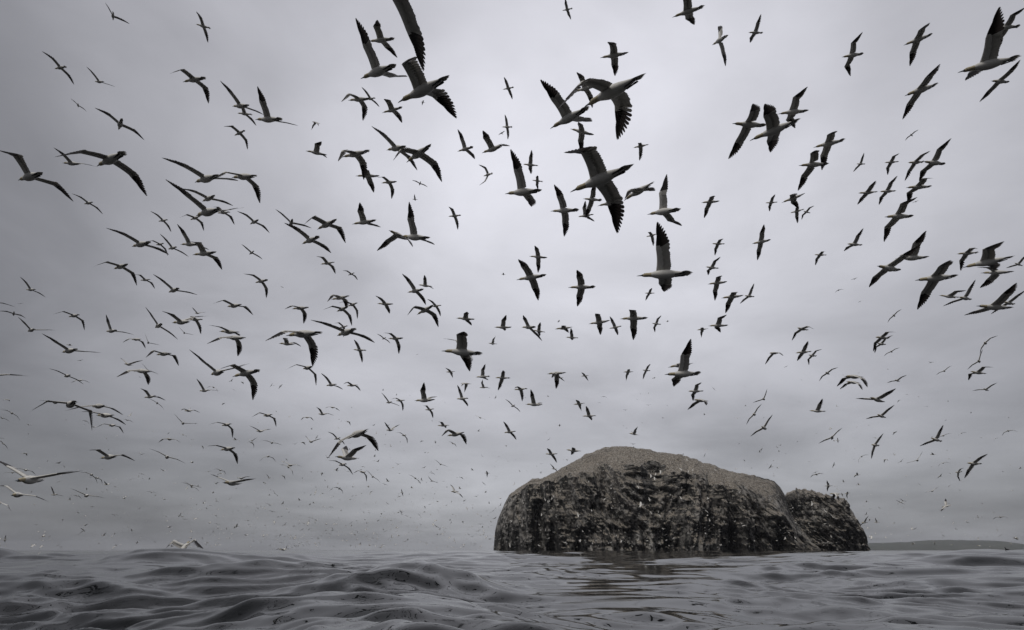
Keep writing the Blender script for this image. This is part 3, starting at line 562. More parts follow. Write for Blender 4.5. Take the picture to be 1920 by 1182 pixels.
-23.08 24.42 24.75 160.4 19.1 -0.2 25.3 25.9 16.3 15.4 -8.8 -3.9 -23.7 -25.8|gannet wings lifted, turning, top sky far left, second from left
-22.73 32.29 7.09 146.8 3.7 2.6 -4.9 -5.5 16.3 16.8 -34.9 -36.2 -28.1 -28.1|gannet wings drooping, seen end on, lower middle sky far left, eighth from left
14.27 16.71 12.31 178.8 -0.7 0.5 2.1 1.9 17.0 15.4 -35.2 -37.2 -30.2 -36.5|gannet wings drooping, heading left, upper middle sky far right, sixth from left
-5.05 16.76 10.91 164.3 0.3 3.8 22.0 22.3 0.2 1.8 -10.4 -3.0 -37.1 -32.6|gannet wings lifted, heading left, upper middle sky left of centre, leftmost
1.30 24.75 13.86 167.8 12.7 25.9 -6.3 -8.7 14.1 12.1 -18.4 -17.9 -23.3 -27.4|gannet wings drooping, heading left, upper middle sky right of centre, third from left
-0.59 14.50 12.18 142.7 6.9 -12.4 36.3 38.0 5.3 9.6 -27.9 -26.5 -43.5 -37.3|gannet wings lifted, heading left, upper sky left of centre, tenth from left
23.06 27.07 8.64 -172.0 5.7 8.1 12.2 11.3 13.3 10.5 -34.0 -35.1 -39.7 -45.0|gannet wings held level, heading left, lower middle sky far right, ninth from left
-0.33 31.32 27.52 152.5 22.2 38.5 6.5 2.7 11.9 13.1 -17.7 -18.6 -27.1 -24.5|gannet wings held level, heading left, upper sky left of centre, eleventh from left
6.12 19.72 6.73 154.0 0.7 -10.8 -2.5 0.1 3.2 3.5 -17.0 -5.4 -23.4 -13.4|gannet wings held level, heading left, lower middle sky right of centre, rightmost
-27.20 29.16 14.14 159.7 8.8 19.9 20.9 18.8 14.4 13.2 -13.5 -13.1 -27.7 -29.9|gannet wings lifted, heading left, middle sky far left, fourth from left
0.69 21.92 9.06 128.5 16.3 31.2 2.7 1.2 -4.6 0.0 -14.5 -11.6 -44.6 -37.3|gannet wings held level, heading left, middle sky right of centre, leftmost
21.32 33.75 6.22 -149.6 -0.9 48.7 -8.6 -13.9 13.3 11.8 3.3 -0.3 -28.3 -28.3|gannet wings drooping, turning, low sky far right, leftmost
9.31 23.24 11.72 180.0 -6.9 23.7 -15.9 -17.4 18.6 17.1 -22.3 -19.1 -23.7 -24.2|gannet wings swept down, heading left, middle sky right, second from left
-8.98 30.91 4.73 132.7 1.2 20.0 -2.9 -5.5 16.5 15.8 -17.0 -19.6 -26.9 -27.4|gannet wings drooping, turning, low sky left of centre, leftmost
-19.08 29.36 8.01 159.0 -0.2 10.9 20.7 20.3 2.3 2.1 -28.2 -23.8 -33.4 -32.0|gannet wings held level, heading left, lower middle sky far left, twelfth from left
-36.02 37.96 16.32 130.1 -3.4 6.2 1.7 -1.1 12.1 7.7 -20.0 -24.3 -30.7 -41.6|gannet wings drooping, seen end on, middle sky far left, second from left
3.62 17.81 12.37 164.9 -4.9 -3.8 0.1 0.5 3.0 4.9 -10.3 -13.1 -21.0 -16.6|gannet wings held level, heading left, upper middle sky right of centre, seventh from left
21.64 27.24 4.28 -167.7 1.2 31.9 -9.8 -13.9 14.0 13.9 -2.9 -1.6 -25.1 -21.5|gannet wings drooping, heading left, low sky far right, seventh from left
-14.03 27.90 6.24 144.6 2.5 13.1 -11.3 -15.0 22.3 24.6 -24.6 -34.7 -22.4 -21.8|gannet wings swept down, heading left, lower middle sky left, fifth from left
-9.20 22.74 10.27 160.3 5.1 2.2 -16.1 -17.0 17.3 18.8 -24.4 -38.3 -21.7 -14.1|gannet wings swept down, heading left, middle sky left, eleventh from left
-11.41 23.35 11.86 148.2 6.2 22.0 -8.1 -11.9 19.5 21.6 -23.9 -30.4 -25.4 -24.1|gannet wings drooping, heading left, middle sky left, ninth from left
35.80 41.83 11.72 -148.6 3.4 7.9 18.8 17.8 15.9 15.7 -5.4 -6.1 -30.1 -29.7|gannet wings lifted, seen end on, lower middle sky far right, eleventh from left
-20.84 35.92 7.95 124.5 3.4 16.3 25.1 23.2 13.2 13.4 0.6 -1.4 -34.4 -31.7|gannet wings lifted, seen end on, lower middle sky left, leftmost
-24.12 24.88 30.38 124.4 8.9 23.6 30.9 27.6 12.8 14.7 -7.2 -11.6 -31.5 -28.3|gannet wings lifted, turning, top sky far left, rightmost
-2.19 22.29 4.72 144.0 -2.4 4.3 7.7 8.0 10.7 12.3 -50.1 -46.4 -19.8 -15.9|gannet wings drooping, heading left, lower middle sky left of centre, tenth from left
-16.73 25.80 16.75 150.1 3.5 2.6 -10.1 -10.1 16.0 18.0 -40.2 -38.3 -25.4 -23.9|gannet wings swept down, heading left, upper middle sky left, third from left
-12.32 28.44 6.82 141.8 3.4 10.3 -6.9 -7.9 15.0 15.5 -40.1 -42.1 -26.6 -25.6|gannet wings swept down, heading left, lower middle sky left, eighth from left
-5.55 18.19 13.86 -177.1 -0.4 -2.5 -14.6 -13.3 3.2 2.4 -8.3 -10.4 -22.6 -24.4|gannet wings drooping, heading left, upper sky left of centre, third from left
-13.04 21.84 19.00 146.7 6.7 15.7 -6.4 -6.4 12.3 16.0 -42.2 -34.8 -26.4 -21.4|gannet wings swept down, heading left, upper sky left, leftmost
1.06 26.71 20.84 179.3 8.1 14.5 19.2 17.4 9.8 8.3 -3.3 -4.5 -23.8 -28.1|gannet wings lifted, heading left, upper sky right of centre, leftmost
19.71 35.26 6.92 -116.5 7.5 29.0 11.9 8.5 19.5 18.1 -4.7 -3.6 -24.3 -27.3|gannet wings held level, seen end on, lower middle sky right, twelfth from left
-37.52 45.14 6.23 142.8 1.4 6.8 1.6 -2.4 20.8 26.1 -11.7 -22.4 -22.4 -20.7|gannet wings drooping, seen end on, low sky far left, third from left
-3.30 28.11 18.34 153.4 10.9 29.5 -5.1 -6.6 6.3 10.0 -31.2 -23.7 -26.7 -25.1|gannet wings drooping, heading left, upper middle sky left of centre, rightmost
-4.90 18.34 17.22 165.0 -5.6 -5.5 9.5 10.8 2.2 5.6 -32.5 -28.1 -13.5 -20.9|gannet wings held level, heading left, upper sky left of centre, fifth from left
16.20 21.78 15.57 176.4 -2.4 4.1 -0.7 -1.0 13.3 13.7 -5.4 -1.5 -18.3 -22.9|gannet wings held level, heading left, upper middle sky far right, second from left
-13.64 22.92 21.13 173.1 14.0 2.2 5.3 6.4 -5.7 -3.6 -17.4 -20.4 -30.0 -30.2|gannet wings held level, heading left, upper sky left, third from left
22.52 30.41 5.94 -157.3 9.0 30.9 19.9 16.1 18.4 18.6 1.3 -1.6 -25.8 -24.2|gannet wings lifted, heading left, lower middle sky far right, sixth from left
-8.84 31.29 11.27 163.3 9.4 33.4 -0.8 -4.6 14.5 14.4 -13.8 -14.8 -29.7 -29.7|gannet wings drooping, heading left, middle sky left of centre, sixth from left
-22.24 31.69 12.07 158.9 6.2 -5.6 -14.7 -14.2 14.8 15.7 -25.9 -32.7 -27.6 -27.0|gannet wings swept down, heading left, middle sky far left, ninth from left
11.50 19.64 13.83 149.3 -8.3 -7.7 -5.4 -4.7 9.6 10.9 -27.1 -28.9 -37.3 -36.9|gannet wings drooping, heading left, upper middle sky right, fifth from left
19.37 21.33 12.20 174.4 -0.4 11.5 -14.7 -16.2 17.1 14.7 -27.9 -28.5 -14.8 -25.0|gannet wings swept down, heading left, upper middle sky far right, seventh from left
16.76 24.38 14.35 -167.9 -1.0 14.9 24.9 23.0 10.8 6.8 -3.4 -3.9 -31.9 -35.8|gannet wings lifted, heading left, upper middle sky far right, leftmost
-10.63 25.39 9.56 168.4 7.5 -3.1 21.8 23.5 -6.9 -5.1 -43.9 -34.0 -28.3 -29.3|gannet wings held level, heading left, middle sky left, tenth from left
9.55 23.20 16.02 -178.1 -5.2 9.2 -15.7 -16.3 20.2 19.6 -16.7 -18.3 -20.5 -20.2|gannet wings swept down, heading left, upper middle sky right, leftmost
-14.32 24.16 16.03 158.8 10.3 3.5 0.5 1.2 4.3 6.9 -34.9 -36.9 -30.1 -25.9|gannet wings drooping, heading left, upper middle sky left, eighth from left
-23.65 39.57 7.60 -80.5 -3.0 -1.4 -5.1 -6.7 7.3 6.1 -25.3 -29.5 -35.1 -39.0|gannet wings drooping, seen end on, lower middle sky far left, rightmost
-0.25 30.83 30.50 154.3 11.2 21.0 7.6 5.4 11.7 10.8 -16.3 -17.1 -26.8 -28.1|gannet wings held level, heading left, upper sky left of centre, rightmost
17.97 25.91 10.06 -165.1 -0.5 19.4 -5.6 -7.0 18.0 16.4 -30.9 -25.5 -33.0 -30.8|gannet wings drooping, heading left, middle sky far right, second from left
-24.17 34.34 11.35 -90.3 -9.8 -7.0 29.2 29.7 6.3 5.6 -2.8 -5.7 -32.4 -33.9|gannet wings lifted, heading left, lower middle sky far left, ninth from left
-21.68 30.69 17.94 151.0 8.5 12.1 -12.6 -11.8 13.4 12.8 -28.5 -25.4 -25.9 -26.5|gannet wings swept down, heading left, upper middle sky far left, third from left
17.61 28.43 8.53 -166.2 2.1 -12.7 -19.7 -17.7 16.7 16.2 -26.4 -16.1 -19.4 -20.8|gannet wings swept down, heading left, lower middle sky right, rightmost
-3.40 21.79 5.95 159.2 2.7 9.2 38.9 37.4 2.4 5.2 -3.1 -6.6 -40.8 -30.8|gannet wings raised high, heading left, lower middle sky left of centre, seventh from left
-16.70 30.11 8.54 153.2 4.7 11.2 30.6 29.4 6.8 6.0 -10.9 -10.6 -32.8 -30.3|gannet wings lifted, heading left, lower middle sky left, third from left
8.93 20.99 10.02 177.1 -4.9 8.3 -12.9 -13.2 18.2 18.7 -19.6 -15.3 -23.4 -20.8|gannet wings drooping, heading left, middle sky right, fourth from left
15.39 28.10 11.35 -153.2 -0.1 7.9 -15.5 -14.4 21.9 18.6 -31.4 -24.5 -25.0 -27.3|gannet wings swept down, heading left, middle sky right, rightmost
-7.30 22.07 10.46 161.0 -2.9 -7.2 -2.1 0.4 13.9 16.5 -48.0 -33.8 -14.1 -6.7|gannet wings drooping, heading left, middle sky left, rightmost
-16.30 36.90 7.65 147.7 8.0 -0.9 17.4 17.9 14.6 14.0 -3.8 -0.7 -27.9 -26.4|gannet wings lifted, heading left, lower middle sky left, seventh from left
-5.82 22.50 16.65 155.7 12.8 10.8 -13.8 -14.1 14.5 15.7 -32.6 -33.9 -18.1 -18.0|gannet wings swept down, heading left, upper middle sky left of centre, second from left
13.32 30.05 6.49 -128.3 2.2 34.9 17.5 12.9 12.1 12.8 -1.3 -6.4 -34.7 -33.4|gannet wings lifted, seen end on, lower middle sky right, sixth from left
-25.93 47.80 5.35 125.6 -0.2 11.4 5.2 3.7 13.7 14.2 -6.5 -6.7 -32.9 -32.2|gannet wings held level, seen end on, low sky left, leftmost
-5.69 26.15 10.11 153.8 7.8 23.3 -12.2 -13.9 13.7 14.4 -23.1 -25.1 -19.0 -22.1|gannet wings swept down, heading left, middle sky left of centre, ninth from left
-9.64 29.49 8.69 145.2 5.2 18.8 22.6 20.6 15.4 16.5 -14.1 -10.6 -24.2 -23.4|gannet wings lifted, heading left, lower middle sky left, twelfth from left
23.11 28.44 22.36 178.2 -3.0 17.3 -4.9 -6.4 14.9 13.7 -25.5 -23.2 -31.9 -34.3|gannet wings drooping, heading left, upper sky far right, second from left
-18.20 35.07 19.74 133.7 4.6 18.5 10.3 8.5 15.1 14.3 -5.5 -10.0 -32.6 -30.5|gannet wings held level, seen end on, upper middle sky left, tenth from left
9.31 27.50 7.35 -158.2 1.6 -1.9 -22.3 -21.0 23.8 21.7 -18.8 -11.7 -12.1 -14.7|gannet wings swept down, heading left, lower middle sky right, third from left
-21.37 29.98 19.19 155.3 7.8 19.5 1.1 -1.2 17.5 17.0 -15.8 -17.9 -25.7 -27.4|gannet wings drooping, heading left, upper middle sky far left, rightmost
3.72 22.43 9.48 167.9 -5.3 12.1 6.6 5.2 11.0 12.7 -27.3 -24.2 -13.4 -21.7|gannet wings drooping, heading left, middle sky right of centre, seventh from left
-1.41 27.95 21.08 132.4 16.2 72.7 -21.3 -28.7 22.5 26.6 -40.1 -20.3 -16.2 -16.1|gannet wings swept down, heading left, upper sky left of centre, ninth from left
15.53 36.12 8.56 -124.2 -3.4 42.6 8.4 2.9 12.8 12.4 -7.5 -11.2 -33.1 -33.4|gannet wings held level, seen end on, lower middle sky right, fourth from left
-2.90 32.61 8.72 147.5 5.3 34.3 23.9 19.5 15.2 19.9 -8.4 -8.6 -26.2 -21.9|gannet wings lifted, heading left, lower middle sky left of centre, twelfth from left
31.07 36.14 12.13 -136.1 -1.1 41.9 22.7 17.4 16.0 15.5 -5.0 -10.1 -29.9 -29.9|gannet wings lifted, seen end on, lower middle sky far right, tenth from left
-8.34 19.79 16.21 -172.7 10.4 -6.8 27.4 28.9 -1.9 0.2 -24.1 -16.6 -47.6 -35.9|gannet wings lifted, heading left, upper sky left, rightmost
-22.99 32.11 16.19 160.2 5.6 10.2 6.6 6.2 9.3 8.8 -34.3 -34.5 -28.4 -27.0|gannet wings drooping, heading left, middle sky far left, tenth from left
-20.02 47.90 8.79 118.9 2.4 8.6 7.1 5.8 14.3 14.8 -12.2 -13.8 -31.7 -31.4|gannet wings held level, seen end on, low sky left, eighth from left
15.04 32.83 15.39 -155.2 -5.4 26.2 19.2 15.5 14.1 12.3 1.3 -2.7 -26.9 -28.8|gannet wings lifted, heading left, middle sky right, fifth from left
-40.38 45.48 10.74 134.8 2.5 24.5 -3.6 -5.4 15.2 16.5 -21.2 -17.9 -32.7 -28.3|gannet wings drooping, seen end on, lower middle sky far left, second from left
-8.36 27.35 12.44 137.9 4.9 18.8 -17.5 -18.4 17.8 18.6 -28.4 -30.1 -20.8 -21.3|gannet wings swept down, heading left, middle sky left of centre, fifth from left
3.83 25.29 16.57 150.6 8.3 15.4 25.0 23.2 2.7 4.0 -5.0 -6.1 -39.5 -34.2|gannet wings lifted, heading left, upper middle sky right of centre, fifth from left
-50.71 59.46 7.79 138.7 -0.3 -3.5 -0.7 -2.0 17.5 17.7 -20.6 -26.3 -26.6 -29.8|gannet wings drooping, seen end on, low sky far left, leftmost
32.28 46.12 13.64 -145.9 2.0 10.4 15.7 14.1 11.5 11.0 -10.0 -7.5 -31.8 -32.4|gannet wings held level, seen end on, lower middle sky far right, fifth from left
-8.92 27.95 26.85 149.3 18.6 7.7 16.0 15.0 16.3 15.2 -12.2 -13.2 -24.9 -27.2|gannet wings held level, heading left, upper sky left of centre, fourth from left
-0.53 31.63 9.70 -167.1 -0.6 28.1 -10.3 -12.9 16.2 16.1 -12.5 -10.6 -16.9 -16.4|gannet wings drooping, heading left, lower middle sky left of centre, fifteenth from left
15.69 29.04 10.38 178.3 -3.5 17.9 4.5 2.0 10.4 11.0 0.7 -0.4 -22.6 -22.4|gannet wings held level, heading left, lower middle sky right, eighth from left
4.34 32.04 39.67 155.7 11.9 17.4 9.5 7.2 11.9 10.3 -10.6 -12.5 -33.9 -34.4|gannet wings held level, heading left, top sky right of centre, leftmost
-15.94 41.98 6.17 -92.9 -6.1 -12.5 15.0 16.0 7.5 5.3 -18.9 -21.4 -37.3 -42.4|gannet wings held level, seen end on, low sky left, tenth from left
-40.27 51.39 15.19 153.4 7.0 -13.2 -14.9 -12.8 13.2 13.3 -12.7 -13.2 -30.9 -32.0|gannet wings drooping, seen end on, lower middle sky far left, fifth from left
-9.60 26.33 14.34 159.4 3.5 8.0 7.5 7.1 11.0 10.9 -32.4 -32.3 -18.7 -20.4|gannet wings drooping, heading left, upper middle sky left, rightmost
9.65 24.75 10.24 174.5 1.9 12.9 18.7 17.0 5.0 3.3 -24.7 -24.4 -49.2 -49.6|gannet wings held level, heading left, middle sky right, third from left
27.73 37.19 28.89 -167.2 -8.4 23.7 17.2 13.9 14.0 12.7 2.3 -0.3 -26.0 -27.8|gannet wings lifted, heading left, upper sky far right, leftmost
31.50 35.69 13.25 -136.5 -2.5 38.6 -8.1 -13.1 16.2 15.7 -17.9 -11.5 -29.4 -30.6|gannet wings drooping, seen end on, middle sky far right, eighth from left
23.41 40.64 12.65 -135.0 1.6 25.4 0.6 -2.6 13.9 13.4 -14.2 -15.9 -32.0 -32.0|gannet wings drooping, seen end on, lower middle sky right, eleventh from left
-2.21 25.14 10.74 177.9 6.0 3.5 4.1 4.7 -1.2 -2.0 -13.1 -5.7 -25.1 -30.1|gannet wings held level, heading left, middle sky left of centre, fourteenth from left
-22.61 39.32 9.54 157.7 4.7 -4.9 6.8 8.3 3.0 4.3 -27.8 -25.9 -40.2 -36.0|gannet wings held level, heading left, lower middle sky left, second from left
7.45 26.63 22.10 163.8 -1.2 4.3 -24.2 -24.0 14.0 16.0 -14.0 -18.4 -17.9 -12.1|gannet wings swept down, heading left, upper sky right of centre, rightmost
2.11 25.80 8.24 169.4 0.5 8.1 -30.8 -30.8 14.8 14.4 -20.0 -20.6 -13.7 -18.7|gannet wings swept down, heading left, lower middle sky right of centre, fourth from left
-32.46 45.27 5.90 136.5 0.6 26.5 -12.2 -14.8 15.1 15.1 -19.1 -17.4 -30.8 -30.6|gannet wings drooping, seen end on, low sky far left, sixth from left
15.71 32.37 11.44 -152.3 -6.0 8.0 -27.1 -28.2 19.4 17.4 -23.6 -11.0 -13.3 -13.2|gannet wings swept down, heading left, lower middle sky right, seventh from left
6.96 35.70 14.39 151.3 -1.0 29.2 17.1 13.6 16.8 18.3 -5.6 -4.5 -23.2 -22.7|gannet wings lifted, heading left, middle sky right of centre, eighth from left
23.06 33.47 12.41 -155.0 -2.6 23.7 11.2 6.8 7.5 7.4 -19.5 -29.8 -37.7 -41.7|gannet wings held level, heading left, middle sky far right, leftmost
30.69 44.00 6.81 60.8 2.4 -30.2 16.5 20.3 15.5 14.5 2.0 4.0 -29.7 -31.2|gannet wings lifted, seen end on, low sky far right, second from left
11.76 29.80 15.86 -164.9 -0.7 16.4 17.1 14.9 8.2 5.4 -14.3 -15.1 -40.9 -46.2|gannet wings held level, heading left, middle sky right, leftmost
-16.52 27.54 11.66 166.5 4.6 20.4 -25.0 -22.9 -10.4 2.0 -24.7 -22.1 -37.0 -24.4|gannet wings swept down, heading left, middle sky left, fourth from left
-0.13 34.88 7.21 145.1 1.5 29.8 15.7 12.1 12.9 14.0 -14.3 -14.7 -28.1 -26.8|gannet wings held level, heading left, lower middle sky left of centre, rightmost
9.99 30.12 8.51 -175.7 -1.6 23.9 9.5 7.1 12.1 11.3 -27.3 -20.3 -37.5 -36.8|gannet wings held level, heading left, lower middle sky right, second from left
-8.33 37.89 9.79 128.2 7.5 23.4 20.0 17.3 11.9 11.7 -6.8 -7.5 -32.8 -32.4|gannet wings lifted, turning, lower middle sky left of centre, third from left
-21.84 21.78 10.14 152.0 8.3 8.6 20.7 20.6 2.5 4.7 -15.7 -14.7 -42.2 -35.0|gannet wings lifted, seen end on, middle sky far left, leftmost
-6.48 26.67 12.18 167.7 7.5 10.0 -2.4 -2.7 17.9 16.1 -7.8 -2.9 -19.2 -22.7|gannet wings held level, heading left, middle sky left of centre, eighth from left
37.65 37.63 20.15 -160.9 7.6 14.4 22.5 20.6 12.5 11.9 4.9 3.8 -31.3 -32.1|gannet wings lifted, heading left, middle sky far right, rightmost
2.63 26.87 10.93 170.2 -1.7 -9.2 -0.5 0.0 4.4 4.4 -10.4 -17.8 -34.0 -38.6|gannet wings held level, heading left, middle sky right of centre, fourth from left
-12.38 36.83 8.75 147.8 6.6 9.9 25.1 24.5 1.8 2.4 -23.7 -21.2 -33.4 -33.1|gannet wings lifted, heading left, lower middle sky left, eleventh from left
-4.85 33.29 14.92 149.5 7.2 20.2 -1.5 -4.0 16.4 16.4 -16.3 -19.6 -26.8 -27.3|gannet wings drooping, heading left, middle sky left of centre, thirteenth from left
-0.46 27.59 11.25 179.2 0.6 10.7 24.6 23.7 3.0 5.3 -11.5 -6.9 -34.7 -25.5|gannet wings lifted, heading left, middle sky left of centre, rightmost
19.41 36.11 24.56 173.4 -0.2 13.7 0.7 -1.3 9.4 9.4 -8.2 -11.4 -30.8 -30.1|gannet wings held level, heading left, upper middle sky right, fourth from left
-12.99 42.56 8.19 136.6 -0.3 24.9 16.0 13.0 19.1 18.9 -21.0 -23.1 -19.5 -21.2|gannet wings held level, heading left, lower middle sky left, rightmost
13.47 32.52 19.00 -175.3 -1.1 15.2 -15.4 -16.5 16.0 14.6 -15.8 -16.7 -28.6 -28.3|gannet wings drooping, heading left, upper middle sky right, second from left
-20.83 49.51 7.92 123.4 1.1 -4.2 -23.8 -23.2 16.2 17.0 -24.3 -22.7 -29.8 -29.5|gannet wings swept down, seen end on, low sky left, seventh from left
1.06 26.59 6.93 151.1 9.1 13.2 33.7 32.6 6.6 8.2 -6.4 -1.1 -26.3 -17.3|gannet wings raised high, heading left, lower middle sky right of centre, third from left
17.44 32.07 7.86 170.0 5.6 14.2 29.1 26.9 0.6 0.2 2.8 -1.8 -25.9 -23.2|gannet wings raised high, heading left, lower middle sky right, tenth from left
11.77 43.09 17.56 -158.9 -0.9 37.9 8.5 3.3 9.3 5.7 -16.0 -19.6 -38.5 -42.9|gannet wings held level, heading left, middle sky right of centre, rightmost
18.78 31.99 21.16 161.8 -7.6 15.8 -18.8 -19.9 13.7 14.0 -19.1 -17.9 -22.1 -22.1|gannet wings swept down, heading left, upper middle sky right, sixth from left
-9.77 33.80 9.85 155.2 4.4 3.0 6.7 7.2 10.6 10.6 -37.2 -30.4 -28.0 -27.3|gannet wings drooping, heading left, lower middle sky left of centre, leftmost
51.99 59.68 12.05 -137.3 0.3 9.7 -14.2 -14.7 14.9 14.2 -26.5 -24.7 -31.9 -31.6|gannet wings swept down, seen end on, lower middle sky far right, rightmost
-31.78 47.76 14.99 124.4 2.8 25.1 22.6 19.6 13.5 13.5 -6.8 -11.7 -33.9 -30.7|gannet wings lifted, seen end on, lower middle sky far left, eleventh from left
57.16 70.54 4.07 -139.1 6.3 1.4 -3.3 -3.6 13.9 13.0 -25.7 -26.3 -32.9 -34.4|gannet wings drooping, seen end on, low sky far right, rightmost
3.51 32.64 5.73 176.7 5.8 4.4 -0.8 -1.3 14.8 14.5 -5.9 -6.6 -19.2 -19.6|gannet wings held level, heading left, low sky right of centre, rightmost
-16.07 45.95 8.53 -94.8 -6.5 -10.5 30.4 31.6 9.9 8.7 -0.6 -0.7 -34.5 -37.6|gannet wings raised high, seen end on, low sky left, rightmost
-31.72 50.00 12.66 124.0 1.4 28.0 -0.9 -5.0 15.2 16.6 -10.8 -14.0 -30.8 -29.3|gannet wings drooping, seen end on, lower middle sky far left, thirteenth from left
-43.31 44.48 41.55 124.1 7.7 25.5 12.7 9.4 13.8 15.5 -11.8 -13.9 -29.5 -27.9|gannet wings held level, seen end on, upper sky far left, third from left
39.21 55.75 19.46 -131.8 -2.5 18.3 5.0 2.2 13.9 13.2 -12.6 -15.4 -31.5 -33.3|gannet wings held level, seen end on, lower middle sky far right, fourth from left
20.99 37.78 13.08 -153.0 -2.7 28.6 0.3 -3.8 10.7 8.4 -23.5 -30.9 -38.4 -43.1|gannet wings drooping, heading left, lower middle sky right, ninth from left
-9.23 47.66 34.49 108.2 7.9 14.4 8.1 6.5 13.9 14.6 -17.9 -16.4 -30.0 -30.0|gannet wings held level, seen end on, upper middle sky left of centre, fifth from left
-4.94 29.37 14.49 167.9 13.9 6.5 27.1 26.9 2.0 2.3 -19.5 -13.9 -28.3 -31.5|gannet wings lifted, heading left, middle sky left of centre, eleventh from left
-1.74 32.92 10.14 168.6 0.9 25.5 31.8 28.6 1.3 5.7 -0.4 -1.9 -42.2 -34.5|gannet wings raised high, heading left, lower middle sky left of centre, fourteenth from left
11.62 47.23 14.87 -154.7 -3.7 37.0 -6.9 -10.4 17.6 15.3 -11.1 -10.2 -24.5 -24.2|gannet wings drooping, heading left, lower middle sky right of centre, sixth from left
44.16 55.87 17.41 -133.3 -2.4 21.5 13.6 9.7 14.2 12.9 -8.8 -14.7 -30.6 -35.1|gannet wings held level, seen end on, lower middle sky far right, eighth from left
-19.48 52.45 0.56 164.7 1.4 -0.5 9.7 10.2 16.1 15.4 -21.0 -19.1 -19.5 -22.2|white gannet half hidden behind a distant wave beside a splash
-30.20 44.52 16.44 122.8 4.9 29.3 33.1 29.3 15.3 15.8 -0.3 -3.6 -30.9 -28.6|gannet wings raised high, seen end on, middle sky far left, eleventh from left
-17.21 53.88 13.19 134.1 8.7 0.6 -8.1 -8.3 15.0 14.9 -15.7 -18.1 -30.1 -30.5|gannet wings drooping, seen end on, lower middle sky left, thirteenth from left
-32.43 52.69 20.38 120.8 6.1 21.0 22.0 19.5 14.4 14.6 -0.4 -2.7 -32.3 -30.9|gannet wings lifted, seen end on, middle sky left, third from left
0.08 46.56 11.60 111.6 2.9 31.9 11.8 7.2 17.0 17.9 -11.5 -15.7 -26.7 -28.2|gannet wings held level, seen end on, lower middle sky right of centre, leftmost
-11.41 48.12 6.08 109.7 1.6 34.7 9.5 5.4 12.5 13.4 -10.7 -13.0 -34.5 -32.2|gannet wings held level, seen end on, low sky left of centre, fourth from left
-13.88 44.03 22.56 142.1 2.6 9.8 5.6 4.6 15.4 15.2 -27.3 -27.7 -24.0 -25.1|gannet wings drooping, heading left, middle sky left of centre, fourth from left
-11.52 36.24 14.64 143.7 4.3 37.8 -17.7 -23.3 17.3 13.5 -40.0 -46.2 -26.3 -34.3|gannet wings swept down, heading left, middle sky left of centre, second from left
0.53 33.46 9.52 157.7 2.1 19.4 -18.2 -19.8 14.3 15.5 -27.2 -25.8 -24.5 -24.2|gannet wings swept down, heading left, lower middle sky right of centre, second from left
-29.95 55.28 5.98 128.5 3.1 24.9 12.8 7.9 15.5 16.4 -10.0 -18.7 -28.7 -32.1|gannet wings held level, seen end on, low sky left, second from left
-8.45 39.56 8.24 142.4 5.5 -1.3 37.1 37.4 5.9 6.9 -5.9 -2.6 -34.8 -33.1|gannet wings raised high, heading left, lower middle sky left of centre, fourth from left
-41.11 58.29 7.13 139.4 0.3 16.1 -9.5 -12.3 15.7 15.9 -26.9 -34.1 -29.2 -29.3|gannet wings swept down, seen end on, low sky far left, seventh from left
2.55 37.45 6.28 150.9 3.5 24.7 -0.3 -2.8 5.8 6.0 -16.5 -19.0 -26.9 -30.7|gannet wings drooping, heading left, low sky right of centre, leftmost
2.02 37.47 27.48 178.7 11.6 11.2 -11.3 -11.7 13.7 9.0 -15.5 -13.2 -33.5 -40.7|gannet wings drooping, heading left, upper middle sky right of centre, second from left
-28.85 48.14 20.61 152.9 12.1 -1.3 26.2 26.6 5.7 6.2 -5.2 -4.5 -38.5 -35.7|gannet wings lifted, heading left, middle sky left, fifth from left
19.65 43.52 11.41 -123.8 -0.9 34.3 26.7 22.3 15.9 15.9 5.4 1.0 -29.7 -28.5|gannet wings lifted, seen end on, lower middle sky right, fifth from left
47.28 66.67 6.65 75.0 -1.0 -19.8 9.6 12.1 15.8 15.4 -5.7 -4.1 -28.8 -29.6|gannet wings held level, seen end on, low sky far right, third from left
40.28 52.79 7.03 -165.0 -6.9 46.8 -19.3 -24.2 21.0 15.8 -17.2 -22.0 -22.5 -26.4|gannet wings swept down, heading left, low sky far right, sixth from left
35.33 48.63 20.56 -134.5 -3.5 32.5 2.8 -1.2 14.0 13.6 -10.8 -12.1 -31.5 -31.4|gannet wings held level, seen end on, middle sky far right, fourth from left
4.84 35.29 8.29 159.8 3.6 19.6 17.4 15.4 12.7 12.9 -8.6 -5.8 -25.1 -25.4|gannet wings lifted, heading left, lower middle sky right of centre, fifth from left
26.03 42.94 28.12 -156.1 0.2 19.1 4.0 1.4 12.8 11.4 -20.9 -24.8 -36.1 -38.5|gannet wings drooping, heading left, upper middle sky right, seventh from left
47.89 63.48 12.25 -142.7 -6.1 13.0 0.9 -2.8 7.0 0.4 -7.5 -11.9 -35.6 -47.4|gannet wings held level, seen end on, lower middle sky far right, seventh from left
21.18 34.50 19.26 -177.7 1.4 9.9 -12.8 -13.4 18.0 16.5 -25.3 -23.6 -26.6 -27.3|gannet wings swept down, heading left, upper middle sky right, rightmost
10.25 36.27 21.84 152.1 -1.1 15.6 -15.0 -16.1 14.0 16.1 -24.2 -23.1 -20.2 -20.6|gannet wings swept down, heading left, upper middle sky right of centre, ninth from left
35.95 69.24 8.75 -127.2 8.1 10.3 1.3 0.0 13.9 13.4 -27.8 -28.2 -33.8 -34.2|gannet wings drooping, seen end on, low sky right, leftmost
-31.77 63.72 8.56 133.2 1.8 12.3 -1.0 -3.3 15.8 15.7 -25.5 -30.7 -28.8 -29.4|gannet wings drooping, seen end on, low sky left, third from left
